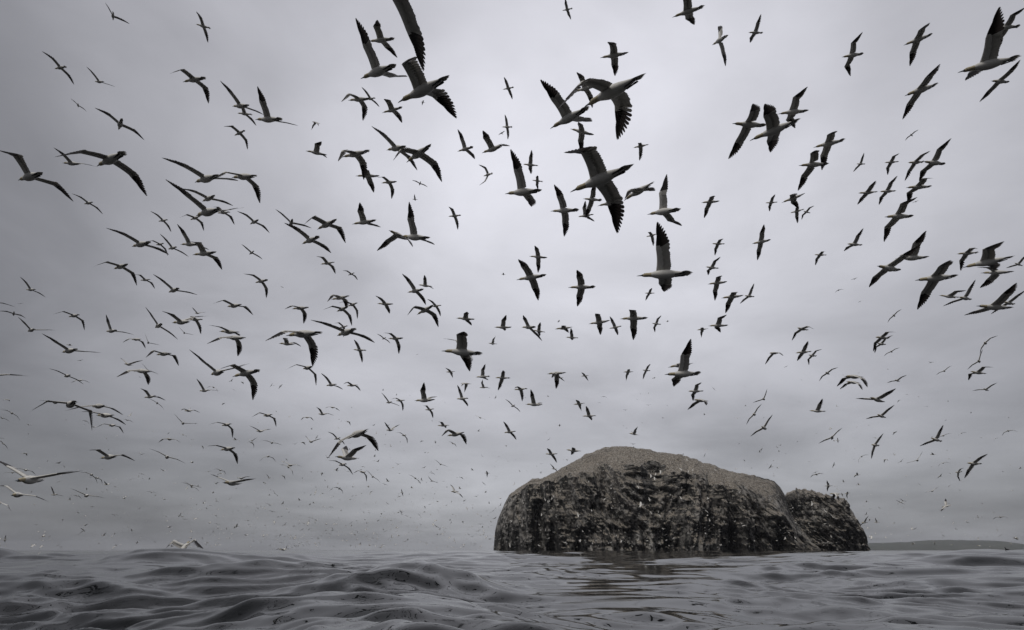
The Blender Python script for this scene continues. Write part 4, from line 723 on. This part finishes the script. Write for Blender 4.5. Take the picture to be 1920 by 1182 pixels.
1.84 36.19 14.30 176.3 12.2 13.7 16.8 15.3 10.5 9.6 -9.4 -8.1 -32.1 -28.9|gannet wings held level, heading left, middle sky right of centre, third from left
47.46 54.28 46.09 -141.4 -6.2 17.8 3.0 0.8 13.9 13.3 -10.2 -11.9 -30.9 -31.3|gannet wings held level, seen end on, upper sky far right, third from left
-18.26 47.75 6.79 -84.9 -2.2 -31.5 -16.4 -12.8 12.5 10.8 -21.6 -16.1 -32.4 -36.2|gannet wings drooping, seen end on, low sky left, ninth from left
-7.93 39.67 10.35 146.0 5.4 22.9 -15.5 -17.9 14.9 16.4 -25.7 -29.6 -25.1 -23.8|gannet wings swept down, heading left, lower middle sky left of centre, fifth from left
23.97 43.94 4.38 166.4 3.5 -10.7 -21.1 -20.0 10.3 9.2 -26.3 -24.0 -24.2 -27.8|gannet wings swept down, heading left, low sky right, rightmost
-12.69 52.96 19.90 128.7 4.1 20.7 6.9 4.2 14.8 14.8 -14.0 -15.9 -29.9 -30.2|gannet wings held level, turning, middle sky left of centre, seventh from left
-7.71 62.91 9.07 106.4 1.0 23.6 14.4 11.2 14.7 15.0 -5.7 -8.2 -30.9 -31.7|gannet wings held level, seen end on, low sky left of centre, sixth from left
-4.08 42.44 4.39 -125.1 -2.5 -35.8 10.4 14.4 4.6 3.4 -20.1 -16.9 -33.6 -37.2|gannet wings held level, heading left, low sky left of centre, rightmost
-25.38 55.15 6.73 -99.4 -1.0 3.5 14.7 13.2 -1.2 -8.5 -10.5 -12.4 -39.4 -49.1|gannet wings held level, heading left, low sky left, sixth from left
-6.33 43.05 10.49 150.9 1.3 25.3 -0.0 -2.7 12.1 13.9 -33.5 -31.4 -25.9 -25.5|gannet wings drooping, heading left, lower middle sky left of centre, eighth from left
4.17 36.99 14.13 171.6 7.3 10.5 18.5 17.5 16.2 15.1 -1.7 0.6 -26.4 -26.6|gannet wings lifted, heading left, middle sky right of centre, fifth from left
-11.04 43.36 5.87 134.9 5.7 20.6 -18.4 -20.5 12.6 14.2 -31.5 -33.5 -31.7 -28.7|gannet wings swept down, heading left, low sky left of centre, third from left
-4.78 39.64 8.57 169.4 1.0 5.8 12.5 12.8 11.7 11.9 -24.5 -15.8 -12.6 -15.4|gannet wings held level, heading left, lower middle sky left of centre, ninth from left
-19.62 54.14 12.28 146.9 6.5 -7.9 -7.8 -6.4 12.1 12.1 -33.0 -31.9 -31.3 -29.4|gannet wings drooping, heading left, lower middle sky left, ninth from left
36.86 50.79 3.97 111.5 -6.8 -37.9 11.6 16.2 18.5 19.4 -7.3 -6.0 -23.3 -20.7|gannet wings held level, heading left, low sky far right, fifth from left
-9.81 59.63 7.25 107.2 0.3 31.7 -2.1 -6.0 14.1 14.6 -12.7 -15.7 -32.3 -31.5|gannet wings drooping, seen end on, low sky left of centre, fifth from left
-9.53 50.44 9.89 125.8 6.8 29.7 -7.3 -10.8 18.9 18.8 -26.3 -29.4 -23.4 -25.2|gannet wings drooping, heading left, lower middle sky left of centre, sixth from left
59.15 79.85 11.54 65.1 2.2 -14.2 -8.4 -6.4 13.9 14.2 -24.4 -25.5 -32.0 -31.1|gannet wings drooping, seen end on, low sky far right, fourth from left
-42.19 54.78 5.25 159.3 -1.4 27.7 30.3 26.9 13.5 14.2 -4.1 -5.7 -28.7 -28.1|gannet wings lifted, heading left, low sky far left, fourth from left
11.54 43.33 20.42 -172.1 -2.7 14.3 -4.0 -5.1 18.2 18.1 -12.8 -10.0 -24.2 -24.2|gannet wings drooping, heading left, middle sky right of centre, tenth from left"""
FAR = """-2.3 44.8 12.7 146 6 17 29 27 1 3 -7 -11 -45 -37
-3.7 66.0 14.8 -110 -6 -23 3 6 15 16 -13 -10 -30 -30
9.8 46.1 14.4 -174 -2 24 -18 -19 17 16 -19 -17 -25 -23
5.0 41.7 10.6 161 -2 17 0 -1 11 11 -21 -20 -19 -24
35.1 58.2 9.2 68 1 -30 -20 -15 13 14 -26 -21 -33 -32
-57.3 94.3 9.0 134 -1 2 6 5 14 14 -10 -10 -31 -32
-62.5 85.4 7.7 148 -2 10 -5 -7 18 18 -19 -23 -26 -27
15.1 42.1 16.7 164 0 9 -15 -16 16 17 -20 -20 -21 -21
37.3 69.6 7.5 163 0 42 7 2 21 20 -13 -15 -22 -23
-35.1 65.1 18.2 -83 -5 -18 -14 -12 15 15 -29 -27 -29 -29
-52.8 77.7 17.0 148 3 4 -4 -4 7 10 -18 -19 -40 -35
-34.9 86.3 6.5 122 -1 2 22 22 13 13 -3 -4 -34 -33
34.4 59.0 3.0 -159 -2 33 15 10 7 4 -2 -6 -33 -37
-5.3 47.1 14.7 161 3 16 -3 -4 16 15 -11 -11 -18 -22
-30.1 35.1 3.1 -65 -6 -11 -14 -17 7 -1 -31 -42 -32 -45
-3.6 43.3 12.6 169 8 7 -29 -30 18 20 -25 -28 -21 -18
-9.4 69.1 8.0 117 1 27 17 14 9 10 -2 -5 -39 -36
-20.0 68.6 7.1 117 -12 25 -11 -15 15 14 -27 -33 -31 -33
10.0 46.8 9.3 -171 10 4 34 33 11 10 -2 -3 -29 -29
-57.2 63.4 14.2 144 4 16 1 0 8 11 -15 -15 -41 -33
-73.6 111.4 6.5 135 -3 4 4 3 15 15 -12 -12 -31 -32
-36.3 80.1 14.6 -92 -5 4 31 30 14 14 1 2 -31 -31
-67.9 90.1 19.5 140 2 11 -13 -14 14 15 -26 -24 -32 -30
-54.8 61.9 11.1 147 5 34 -4 -6 -4 7 -21 -15 -54 -36
72.8 92.4 18.0 64 2 -17 -16 -13 13 14 -25 -22 -34 -32
5.1 58.3 17.4 144 8 13 -1 -2 1 2 -12 -11 -36 -37
-18.3 42.2 37.4 -129 -20 -7 -41 -38 18 16 -14 -13 -18 -18
57.4 90.7 42.7 -125 -1 10 -9 -11 13 13 -20 -22 -33 -33
63.6 97.6 7.7 -136 -1 7 -13 -14 13 13 -31 -34 -32 -34
-1.9 52.8 19.3 -172 3 19 31 29 2 4 -3 -2 -36 -34
7.5 56.5 17.1 144 4 21 -1 -3 9 9 -19 -19 -31 -30
-77.9 92.6 14.8 180 -2 4 -12 -13 23 24 -20 -20 -24 -24
4.9 67.7 9.2 132 8 29 18 14 20 22 -12 -12 -20 -19
-52.8 91.8 17.6 -90 -3 -19 3 6 19 18 -29 -21 -25 -26
-6.1 116.4 5.1 102 -3 -1 0 0 15 15 -17 -19 -31 -31
-80.2 88.7 22.6 -174 5 -6 -9 -8 21 21 -20 -20 -27 -27
-44.3 89.2 11.3 -93 -3 -3 -21 -23 5 3 -16 -18 -36 -40
-36.4 88.1 10.5 139 3 20 25 23 13 13 -4 -5 -32 -32
-46.7 117.0 7.4 132 -3 11 10 9 16 17 -14 -14 -28 -29
-19.7 106.4 10.0 153 11 47 6 0 11 13 -6 -13 -36 -32
-8.3 81.2 14.4 131 8 18 6 3 19 20 -18 -24 -25 -23
-33.8 74.6 13.4 138 3 22 -18 -20 14 16 -32 -33 -31 -28
-14.4 105.3 13.3 108 -1 9 -14 -15 15 15 -25 -25 -31 -30
-22.4 114.7 16.1 110 -1 1 24 24 13 13 -1 -2 -34 -33
-15.0 74.4 50.6 -178 5 12 31 30 14 14 -1 -2 -25 -26
-54.9 80.0 8.7 179 -1 4 27 27 12 12 -5 -4 -31 -30
-66.1 111.0 14.4 153 1 2 22 22 13 13 -4 -3 -32 -32
48.6 86.0 8.1 177 -11 36 -15 -19 22 19 -18 -21 -21 -24
-66.8 81.1 29.1 -136 -2 -6 8 9 10 10 -14 -10 -30 -29
83.4 124.7 61.5 -134 3 2 10 9 14 13 -11 -11 -32 -33
49.2 92.3 5.1 -138 3 -41 18 18 12 12 -15 -15 -25 -25
48.8 82.9 10.3 173 -5 18 10 8 26 24 -12 -14 -20 -21
104.1 124.4 83.5 -148 1 -4 4 5 13 13 -13 -12 -32 -32
66.3 91.1 14.4 144 5 6 10 9 19 18 -5 -6 -22 -24
-37.5 123.5 8.7 123 -2 -6 -13 -12 15 15 -26 -26 -30 -30
-3.9 92.3 11.7 173 3 30 -7 -10 14 15 -16 -19 -28 -26
-67.8 139.4 6.0 138 -3 9 8 7 15 15 -11 -13 -31 -31
-2.0 90.0 76.5 -121 5 13 7 6 15 14 -11 -12 -30 -31
20.8 126.1 32.6 90 3 3 -9 -9 15 15 -23 -24 -30 -30
36.4 126.1 16.6 -162 -6 -41 0 0 12 12 -15 -15 -25 -25
-25.1 87.0 18.7 153 5 13 -11 -13 18 18 -22 -25 -27 -26
-160.3 170.0 74.7 -60 -5 16 14 12 14 14 -7 -9 -31 -32
-35.1 137.1 18.6 121 -0 -1 -9 -9 15 15 -20 -19 -31 -31
73.8 133.6 18.5 -166 -3 46 5 -0 19 17 -9 -12 -25 -27
-31.6 105.3 13.8 -159 4 21 16 13 -5 -4 -8 -11 -41 -40
-30.6 142.1 15.1 117 -3 14 3 1 14 15 -13 -16 -32 -31
18.1 84.0 6.4 158 -0 -46 5 5 12 12 -15 -15 -25 -25
-0.5 138.1 1.4 -147 15 -61 15 15 12 12 -15 -15 -25 -25
83.8 125.3 18.1 -147 -4 27 11 7 15 15 -4 -8 -30 -30
-26.9 154.6 8.5 116 -3 3 17 17 14 14 -5 -6 -32 -32
62.8 125.0 9.4 136 -2 -64 24 24 12 12 -15 -15 -25 -25
46.4 154.0 22.5 174 14 -45 22 22 12 12 -15 -15 -25 -25
-116.2 136.5 28.3 175 4 3 8 7 15 14 -12 -11 -30 -31
65.5 108.5 5.1 148 1 33 31 27 19 18 -0 -3 -23 -25
-26.3 169.5 5.4 112 -2 -2 11 11 13 14 -8 -7 -33 -32
-45.8 95.0 17.4 -173 -1 4 15 15 16 17 -8 -9 -26 -25
-35.5 97.6 17.4 173 -4 7 -14 -14 4 5 -19 -18 -36 -35
131.6 160.5 29.6 67 -0 -23 6 9 13 13 -11 -8 -33 -32
39.3 161.1 39.0 92 2 -4 14 15 14 14 -8 -7 -32 -32
-17.2 85.8 80.4 -161 -3 -1 -4 -3 10 11 -15 -14 -33 -30
33.4 165.2 38.5 93 1 -1 19 19 14 14 -5 -4 -32 -32
66.2 102.9 15.3 -178 -1 8 -20 -21 14 12 -32 -29 -31 -33
157.1 186.4 8.9 75 -2 -17 4 6 14 14 -14 -12 -31 -31
57.0 128.6 17.4 -171 2 29 10 7 17 17 -7 -10 -27 -27
84.2 115.4 13.9 -172 -3 26 6 3 18 18 -8 -11 -25 -26
-92.5 192.9 6.4 140 -3 -24 7 11 13 14 -12 -8 -33 -32
-40.1 103.0 12.5 154 2 18 -19 -21 12 14 -25 -24 -33 -31
-86.8 171.8 12.3 139 -2 -10 -15 -14 15 15 -27 -27 -30 -30
89.5 178.2 55.8 -132 -0 12 3 1 14 14 -12 -14 -32 -32
162.8 219.8 52.5 -141 2 -4 6 6 14 14 -13 -13 -32 -32
-1.6 96.3 48.6 179 4 -7 8 9 13 13 -11 -10 -30 -30
-122.6 137.4 25.3 150 -1 -1 -2 -2 14 14 -18 -18 -32 -32
28.3 111.5 14.2 151 -10 -50 4 4 12 12 -15 -15 -25 -25
-23.0 109.2 12.3 167 -1 19 20 18 20 20 -6 -7 -23 -23
141.4 167.5 30.6 67 -0 -23 -15 -12 13 13 -27 -24 -32 -32
66.3 127.2 8.1 -159 -1 -52 23 23 12 12 -15 -15 -25 -25
12.9 117.5 6.8 -178 -9 -61 14 14 12 12 -15 -15 -25 -25
115.1 166.3 41.5 -141 15 36 -16 -22 13 14 -26 -33 -33 -34
-33.0 188.4 63.4 111 4 -21 8 11 14 14 -12 -9 -31 -32
9.2 187.9 10.6 -178 5 -55 16 16 12 12 -15 -15 -25 -25
-59.5 204.4 8.0 120 -4 -11 -8 -6 15 15 -23 -23 -31 -31
32.8 127.0 37.2 -157 -4 -0 7 7 11 12 -10 -10 -33 -33
-132.4 206.6 17.5 141 -0 -9 -17 -16 16 16 -27 -28 -29 -30
131.4 150.9 20.0 154 -3 11 7 6 13 13 -10 -11 -30 -30
-7.5 156.7 16.8 119 -3 32 7 3 14 15 -11 -15 -31 -31
29.1 122.9 14.8 171 5 -46 4 4 12 12 -15 -15 -25 -25
-45.1 126.5 10.3 -174 0 15 13 12 17 17 -10 -10 -27 -26
-85.1 158.5 26.7 177 6 31 -5 -8 11 12 -18 -20 -33 -31
167.3 235.4 61.3 -145 2 1 4 4 14 14 -14 -14 -32 -32
-43.0 132.8 16.5 -160 0 19 -3 -5 16 17 -15 -16 -27 -27
31.6 130.3 15.1 169 2 -48 6 6 12 12 -15 -15 -25 -25
-33.8 231.5 20.3 122 -2 -7 11 12 14 14 -11 -10 -32 -32
-8.5 125.8 16.4 169 6 10 14 12 19 18 -9 -10 -25 -26
35.9 121.7 49.2 168 -9 -5 5 6 13 14 -10 -9 -31 -30
-60.5 190.9 21.2 143 -0 9 26 24 13 14 -1 -1 -33 -32
-12.0 136.9 13.6 170 1 13 16 14 17 17 -8 -9 -27 -27
131.9 197.4 87.5 -165 -5 1 3 3 13 14 -13 -12 -32 -31
-92.6 207.4 98.3 131 -5 15 6 4 14 14 -14 -15 -32 -32
28.7 216.5 13.6 -175 5 -43 9 9 12 12 -15 -15 -25 -25
37.0 237.2 58.2 96 1 -1 -2 -2 14 14 -20 -20 -31 -31
-66.1 161.9 14.3 -153 -1 6 7 6 14 15 -11 -12 -30 -30
32.9 154.1 15.6 -168 -7 -53 5 5 12 12 -15 -15 -25 -25
11.8 132.9 53.7 -168 0 6 4 3 14 14 -12 -13 -30 -29
-86.0 170.8 15.8 -154 -2 17 1 -1 15 16 -14 -15 -29 -29
-106.6 255.0 36.1 134 -3 -27 3 7 14 14 -14 -11 -32 -32
40.1 163.4 9.1 -142 -0 -44 10 10 12 12 -15 -15 -25 -25
-258.1 343.3 5.4 -79 2 21 12 9 14 14 -9 -11 -32 -32
9.1 164.2 13.3 -144 -1 -57 14 14 12 12 -15 -15 -25 -25
35.6 154.0 9.3 -149 11 -50 2 2 12 12 -15 -15 -25 -25
43.1 152.0 12.7 -171 -5 -47 22 22 12 12 -15 -15 -25 -25
-15.7 193.6 8.8 178 0 28 -4 -7 13 13 -16 -18 -31 -31
-157.5 219.2 21.4 -156 -1 31 -3 -7 16 17 -18 -20 -27 -26
-29.6 203.5 14.0 167 -1 28 -9 -13 15 16 -18 -21 -30 -28
64.2 196.2 9.4 -179 4 -63 14 14 12 12 -15 -15 -25 -25
59.3 196.8 24.8 147 5 -56 19 19 12 12 -15 -15 -25 -25
-73.2 252.7 20.2 120 -5 0 -15 -14 14 15 -27 -27 -32 -31
11.5 171.9 14.1 139 -9 -48 13 13 12 12 -15 -15 -25 -25
46.1 218.2 36.4 177 1 22 1 -2 14 14 -13 -16 -31 -31
-1.8 178.5 30.4 172 0 1 -13 -13 14 14 -20 -20 -30 -30
107.3 205.1 4.6 -174 11 -53 20 20 12 12 -15 -15 -25 -25
128.9 258.8 45.7 -151 2 21 -7 -9 14 13 -22 -23 -32 -33
11.7 179.4 46.2 159 1 4 13 12 18 17 -9 -10 -27 -28
-38.6 177.7 10.5 -179 0 12 -16 -18 14 15 -23 -23 -31 -30
102.0 219.9 4.5 -179 13 -48 4 4 12 12 -15 -15 -25 -25
77.7 251.6 32.2 168 11 -56 5 5 12 12 -15 -15 -25 -25
13.0 214.9 16.5 178 -1 -50 11 11 12 12 -15 -15 -25 -25
-46.2 198.7 53.4 -167 2 14 19 17 13 13 -6 -7 -32 -32
40.0 238.2 32.1 158 -1 -55 23 23 12 12 -15 -15 -25 -25
33.8 230.6 31.7 -137 5 -63 18 18 12 12 -15 -15 -25 -25
16.1 230.3 19.6 -164 10 -56 1 1 12 12 -15 -15 -25 -25
32.1 275.6 8.2 -170 -9 -46 20 20 12 12 -15 -15 -25 -25
34.0 261.2 28.4 172 13 -61 24 24 12 12 -15 -15 -25 -25
68.1 279.6 16.7 177 9 -46 25 25 12 12 -15 -15 -25 -25
71.9 289.5 27.4 -137 -11 -65 14 14 12 12 -15 -15 -25 -25
51.4 306.0 31.4 138 6 -52 17 17 12 12 -15 -15 -25 -25
78.5 324.5 34.1 175 -5 -41 18 18 12 12 -15 -15 -25 -25"""
rows = [l.split('|') for l in FLOCK.strip().split('\n')]
for i, (nums, lab) in enumerate(rows):
    v = [float(q) for q in nums.split()]
    dist = math.dist(v[:3], (0, 0, .55)); rnd = random.Random(i)
    lod = 2 if dist < 30 else 1
    g, droop = bird_geo(v[6:14], lod, rnd)
    o = mesh_obj('gannet', g.v, g.f, BM, g.s)
    place(o, *v[:6])
    o['label'] = lab; o['category'] = 'bird'; o['group'] = 'gannets circling over the sea'
    if lod == 2:
        b = beak_mesh()
        for q in b.v: q[2] += droop
        mesh_obj('beak', b.v, b.f, [M_bill], parent=o)
        for s in (1, -1): f = foot_mesh(s); mesh_obj('foot', f.v, f.f, [M_foot], parent=o)
        if dist < 14:
            for s in (1, -1):
                e = eye_mesh(s)
                for q in e.v: q[2] += droop * .75
                mesh_obj('eye', e.v, e.f, [M_eye], parent=o)

# distant members of the flock and the specks beyond them: one mass
def add_to(big_, g, T, loc):
    b = len(big_.v); V = np.array(g.v) @ T.T + loc
    big_.v.extend(V); big_.f.extend([tuple(k + b for k in f) for f in g.f]); big_.s.extend(g.s)
class _D: pass
far = G(); rnd = random.Random(5); dm = _D()
for l in FAR.strip().split('\n'):
    v = [float(q) for q in l.split()]
    g, _ = bird_geo(v[6:14], 0, rnd); T = place(dm, *v[:6]); add_to(far, g, T, np.array(v[:3]))
for k in range(1500):
    d = rnd.uniform(130, 480); a = rnd.choice([rnd.gauss(-14, 13), rnd.gauss(-14, 13), rnd.uniform(-40, 42), rnd.gauss(20, 12)])
    el = min(rnd.expovariate(1 / 3.2), 14) + .15
    x, y, z_ = d * math.sin(R(a)), d * math.cos(R(a)), .55 + d * math.tan(R(el))
    fl = rnd.uniform(-30, 40); par = [fl, fl, 12, 12, -fl * .8, -fl * .8, -30, -30]
    g, _ = bird_geo(par, 0, rnd); T = place(dm, x, y, z_, rnd.uniform(0, 360), rnd.gauss(0, 8), rnd.gauss(0, 25)); add_to(far, g, T, np.array((x, y, z_)))
fo = mesh_obj('distant_flock', far.v, far.f, [M_white, M_black, M_buff, M_white], far.s, smooth=False); fo['kind'] = 'stuff'
fo['label'] = 'swarm of tiny distant gannets speckling the sky above the horizon'; fo['category'] = 'flock'

# gannets sitting on the island's upper slopes
nest = G(); rnd = random.Random(9)
def sit(P, count, lo, hi):
    Xg, Yg, Zg = P; nu, nv = Xg.shape
    for _ in range(count):
        i = rnd.randrange(4, nu - 4); j = rnd.randrange(lo, hi)
        if vnoise(np.array(Xg[i, j] / 30.), np.array(Yg[i, j] / 30.), 91) < -.35: continue
        x, y, z_ = Xg[i, j] + rnd.uniform(-.4, .4), Yg[i, j] + rnd.uniform(-1, 1), Zg[i, j] - .05
        a = rnd.uniform(0, 6.28); l = rnd.uniform(.35, .5); w_ = .13; h = rnd.uniform(.3, .5)
        ca, sa = math.cos(a), math.sin(a); b = len(nest.v)
        for px, py, pz in ((l, 0, h * .9), (0, w_, h * .45), (-l, 0, h * .4), (0, -w_, h * .45), (.1, 0, h * .75), (0, 0, 0)):
            nest.v.append((x + px * ca - py * sa, y + px * sa + py * ca, z_ + pz))
        for f in ((0, 1, 4), (1, 2, 4), (2, 3, 4), (3, 0, 4), (1, 0, 5), (2, 1, 5), (3, 2, 5), (0, 3, 5)): nest.f.append(tuple(b + q for q in f))
sit(P1, 7500, 150, 236); sit(P1, 500, 60, 150); sit(P2, 700, 148, 236)
no = mesh_obj('nesting_gannets', nest.v, nest.f, [M_white], smooth=False); no['kind'] = 'stuff'
no['label'] = 'nesting gannets speckling the slopes of the rock island'; no['category'] = 'colony'

# splash where a bird has plunged
dr_ = Mat('splash_water', (0.75, 0.77, 0.8), 0.15); spl = G(); rnd = random.Random(3)
for k in range(90):
    d = 42; ax, ez = row_dir(552 + rnd.gauss(0, 16), 1026 - abs(rnd.gauss(0, 9)))
    c = np.array((ax * d, d + rnd.uniform(-.8, .8), .55 + ez * d)); r = rnd.uniform(.012, .04)
    b = len(spl.v); spl.v += [c + r * np.array(q) for q in ((1, 0, 0), (0, 1, 0), (-1, 0, 0), (0, -1, 0), (0, 0, 1.2), (0, 0, -1.2))]
    for f in ((0, 1, 4), (1, 2, 4), (2, 3, 4), (3, 0, 4), (1, 0, 5), (2, 1, 5), (3, 2, 5), (0, 3, 5)): spl.f.append(tuple(b + q for q in f))
so_ = mesh_obj('splash_droplets', spl.v, spl.f, [dr_.m], smooth=True); so_['kind'] = 'stuff'

# small dark seabird sitting on the water
gb = Mat('sooty_seabird_plumage', (0.018, 0.016, 0.015), 0.6); g = G()
pr = [(-.20, .02, .012, .006), (-.15, .05, .035, .02), (-.05, .085, .06, .03), (.05, .085, .065, .035), (.11, .06, .05, .06), (.135, .033, .032, .10), (.15, .027, .028, .14), (.175, .026, .026, .165), (.205, .016, .014, .162), (.245, .003, .003, .155)]
g.loft([[np.array((x, a * math.cos(q), zc + b * math.sin(q))) for q in np.linspace(0, 6.283, 13)[:-1]] for x, a, b, zc in pr], [0] * 9)
o = mesh_obj('guillemot', g.v, g.f, [gb.m]); ax, ez = row_dir(1886, 1022); gz = float(sea_height(np.array([ax * 54.]), np.array([54.]), np.array([.6]))[0])
place(o, ax * 54, 54, gz + .02, 200, 0, 0); o.scale = (1.4,) * 3
o['label'] = 'small dark seabird sitting on the water near the right horizon'; o['category'] = 'bird'

# ------------------------------------------------------------ haze over the sea
hz = bpy.data.materials.new('sea_haze'); hz.use_nodes = True; hn = hz.node_tree.nodes; hn.clear()
pv = hn.new('ShaderNodeVolumePrincipled'); ho = hn.new('ShaderNodeOutputMaterial'); hz.node_tree.links.new(pv.outputs[0], ho.inputs['Volume'])
pv.inputs['Color'].default_value = (0.90, 0.92, 0.98, 1); pv.inputs['Density'].default_value = 0.00003; pv.inputs['Anisotropy'].default_value = 0.2
bx = 14500.0; zb, zt = -14.0, 175.0
vs = [(x, y, z_) for z_ in (zb, zt) for x, y in ((-bx, -bx), (bx, -bx), (bx, bx), (-bx, bx))]
hb = mesh_obj('haze', vs, [(3, 2, 1, 0), (4, 5, 6, 7), (0, 1, 5, 4), (1, 2, 6, 5), (2, 3, 7, 6), (3, 0, 4, 7)], [hz], smooth=False); hb['kind'] = 'stuff'
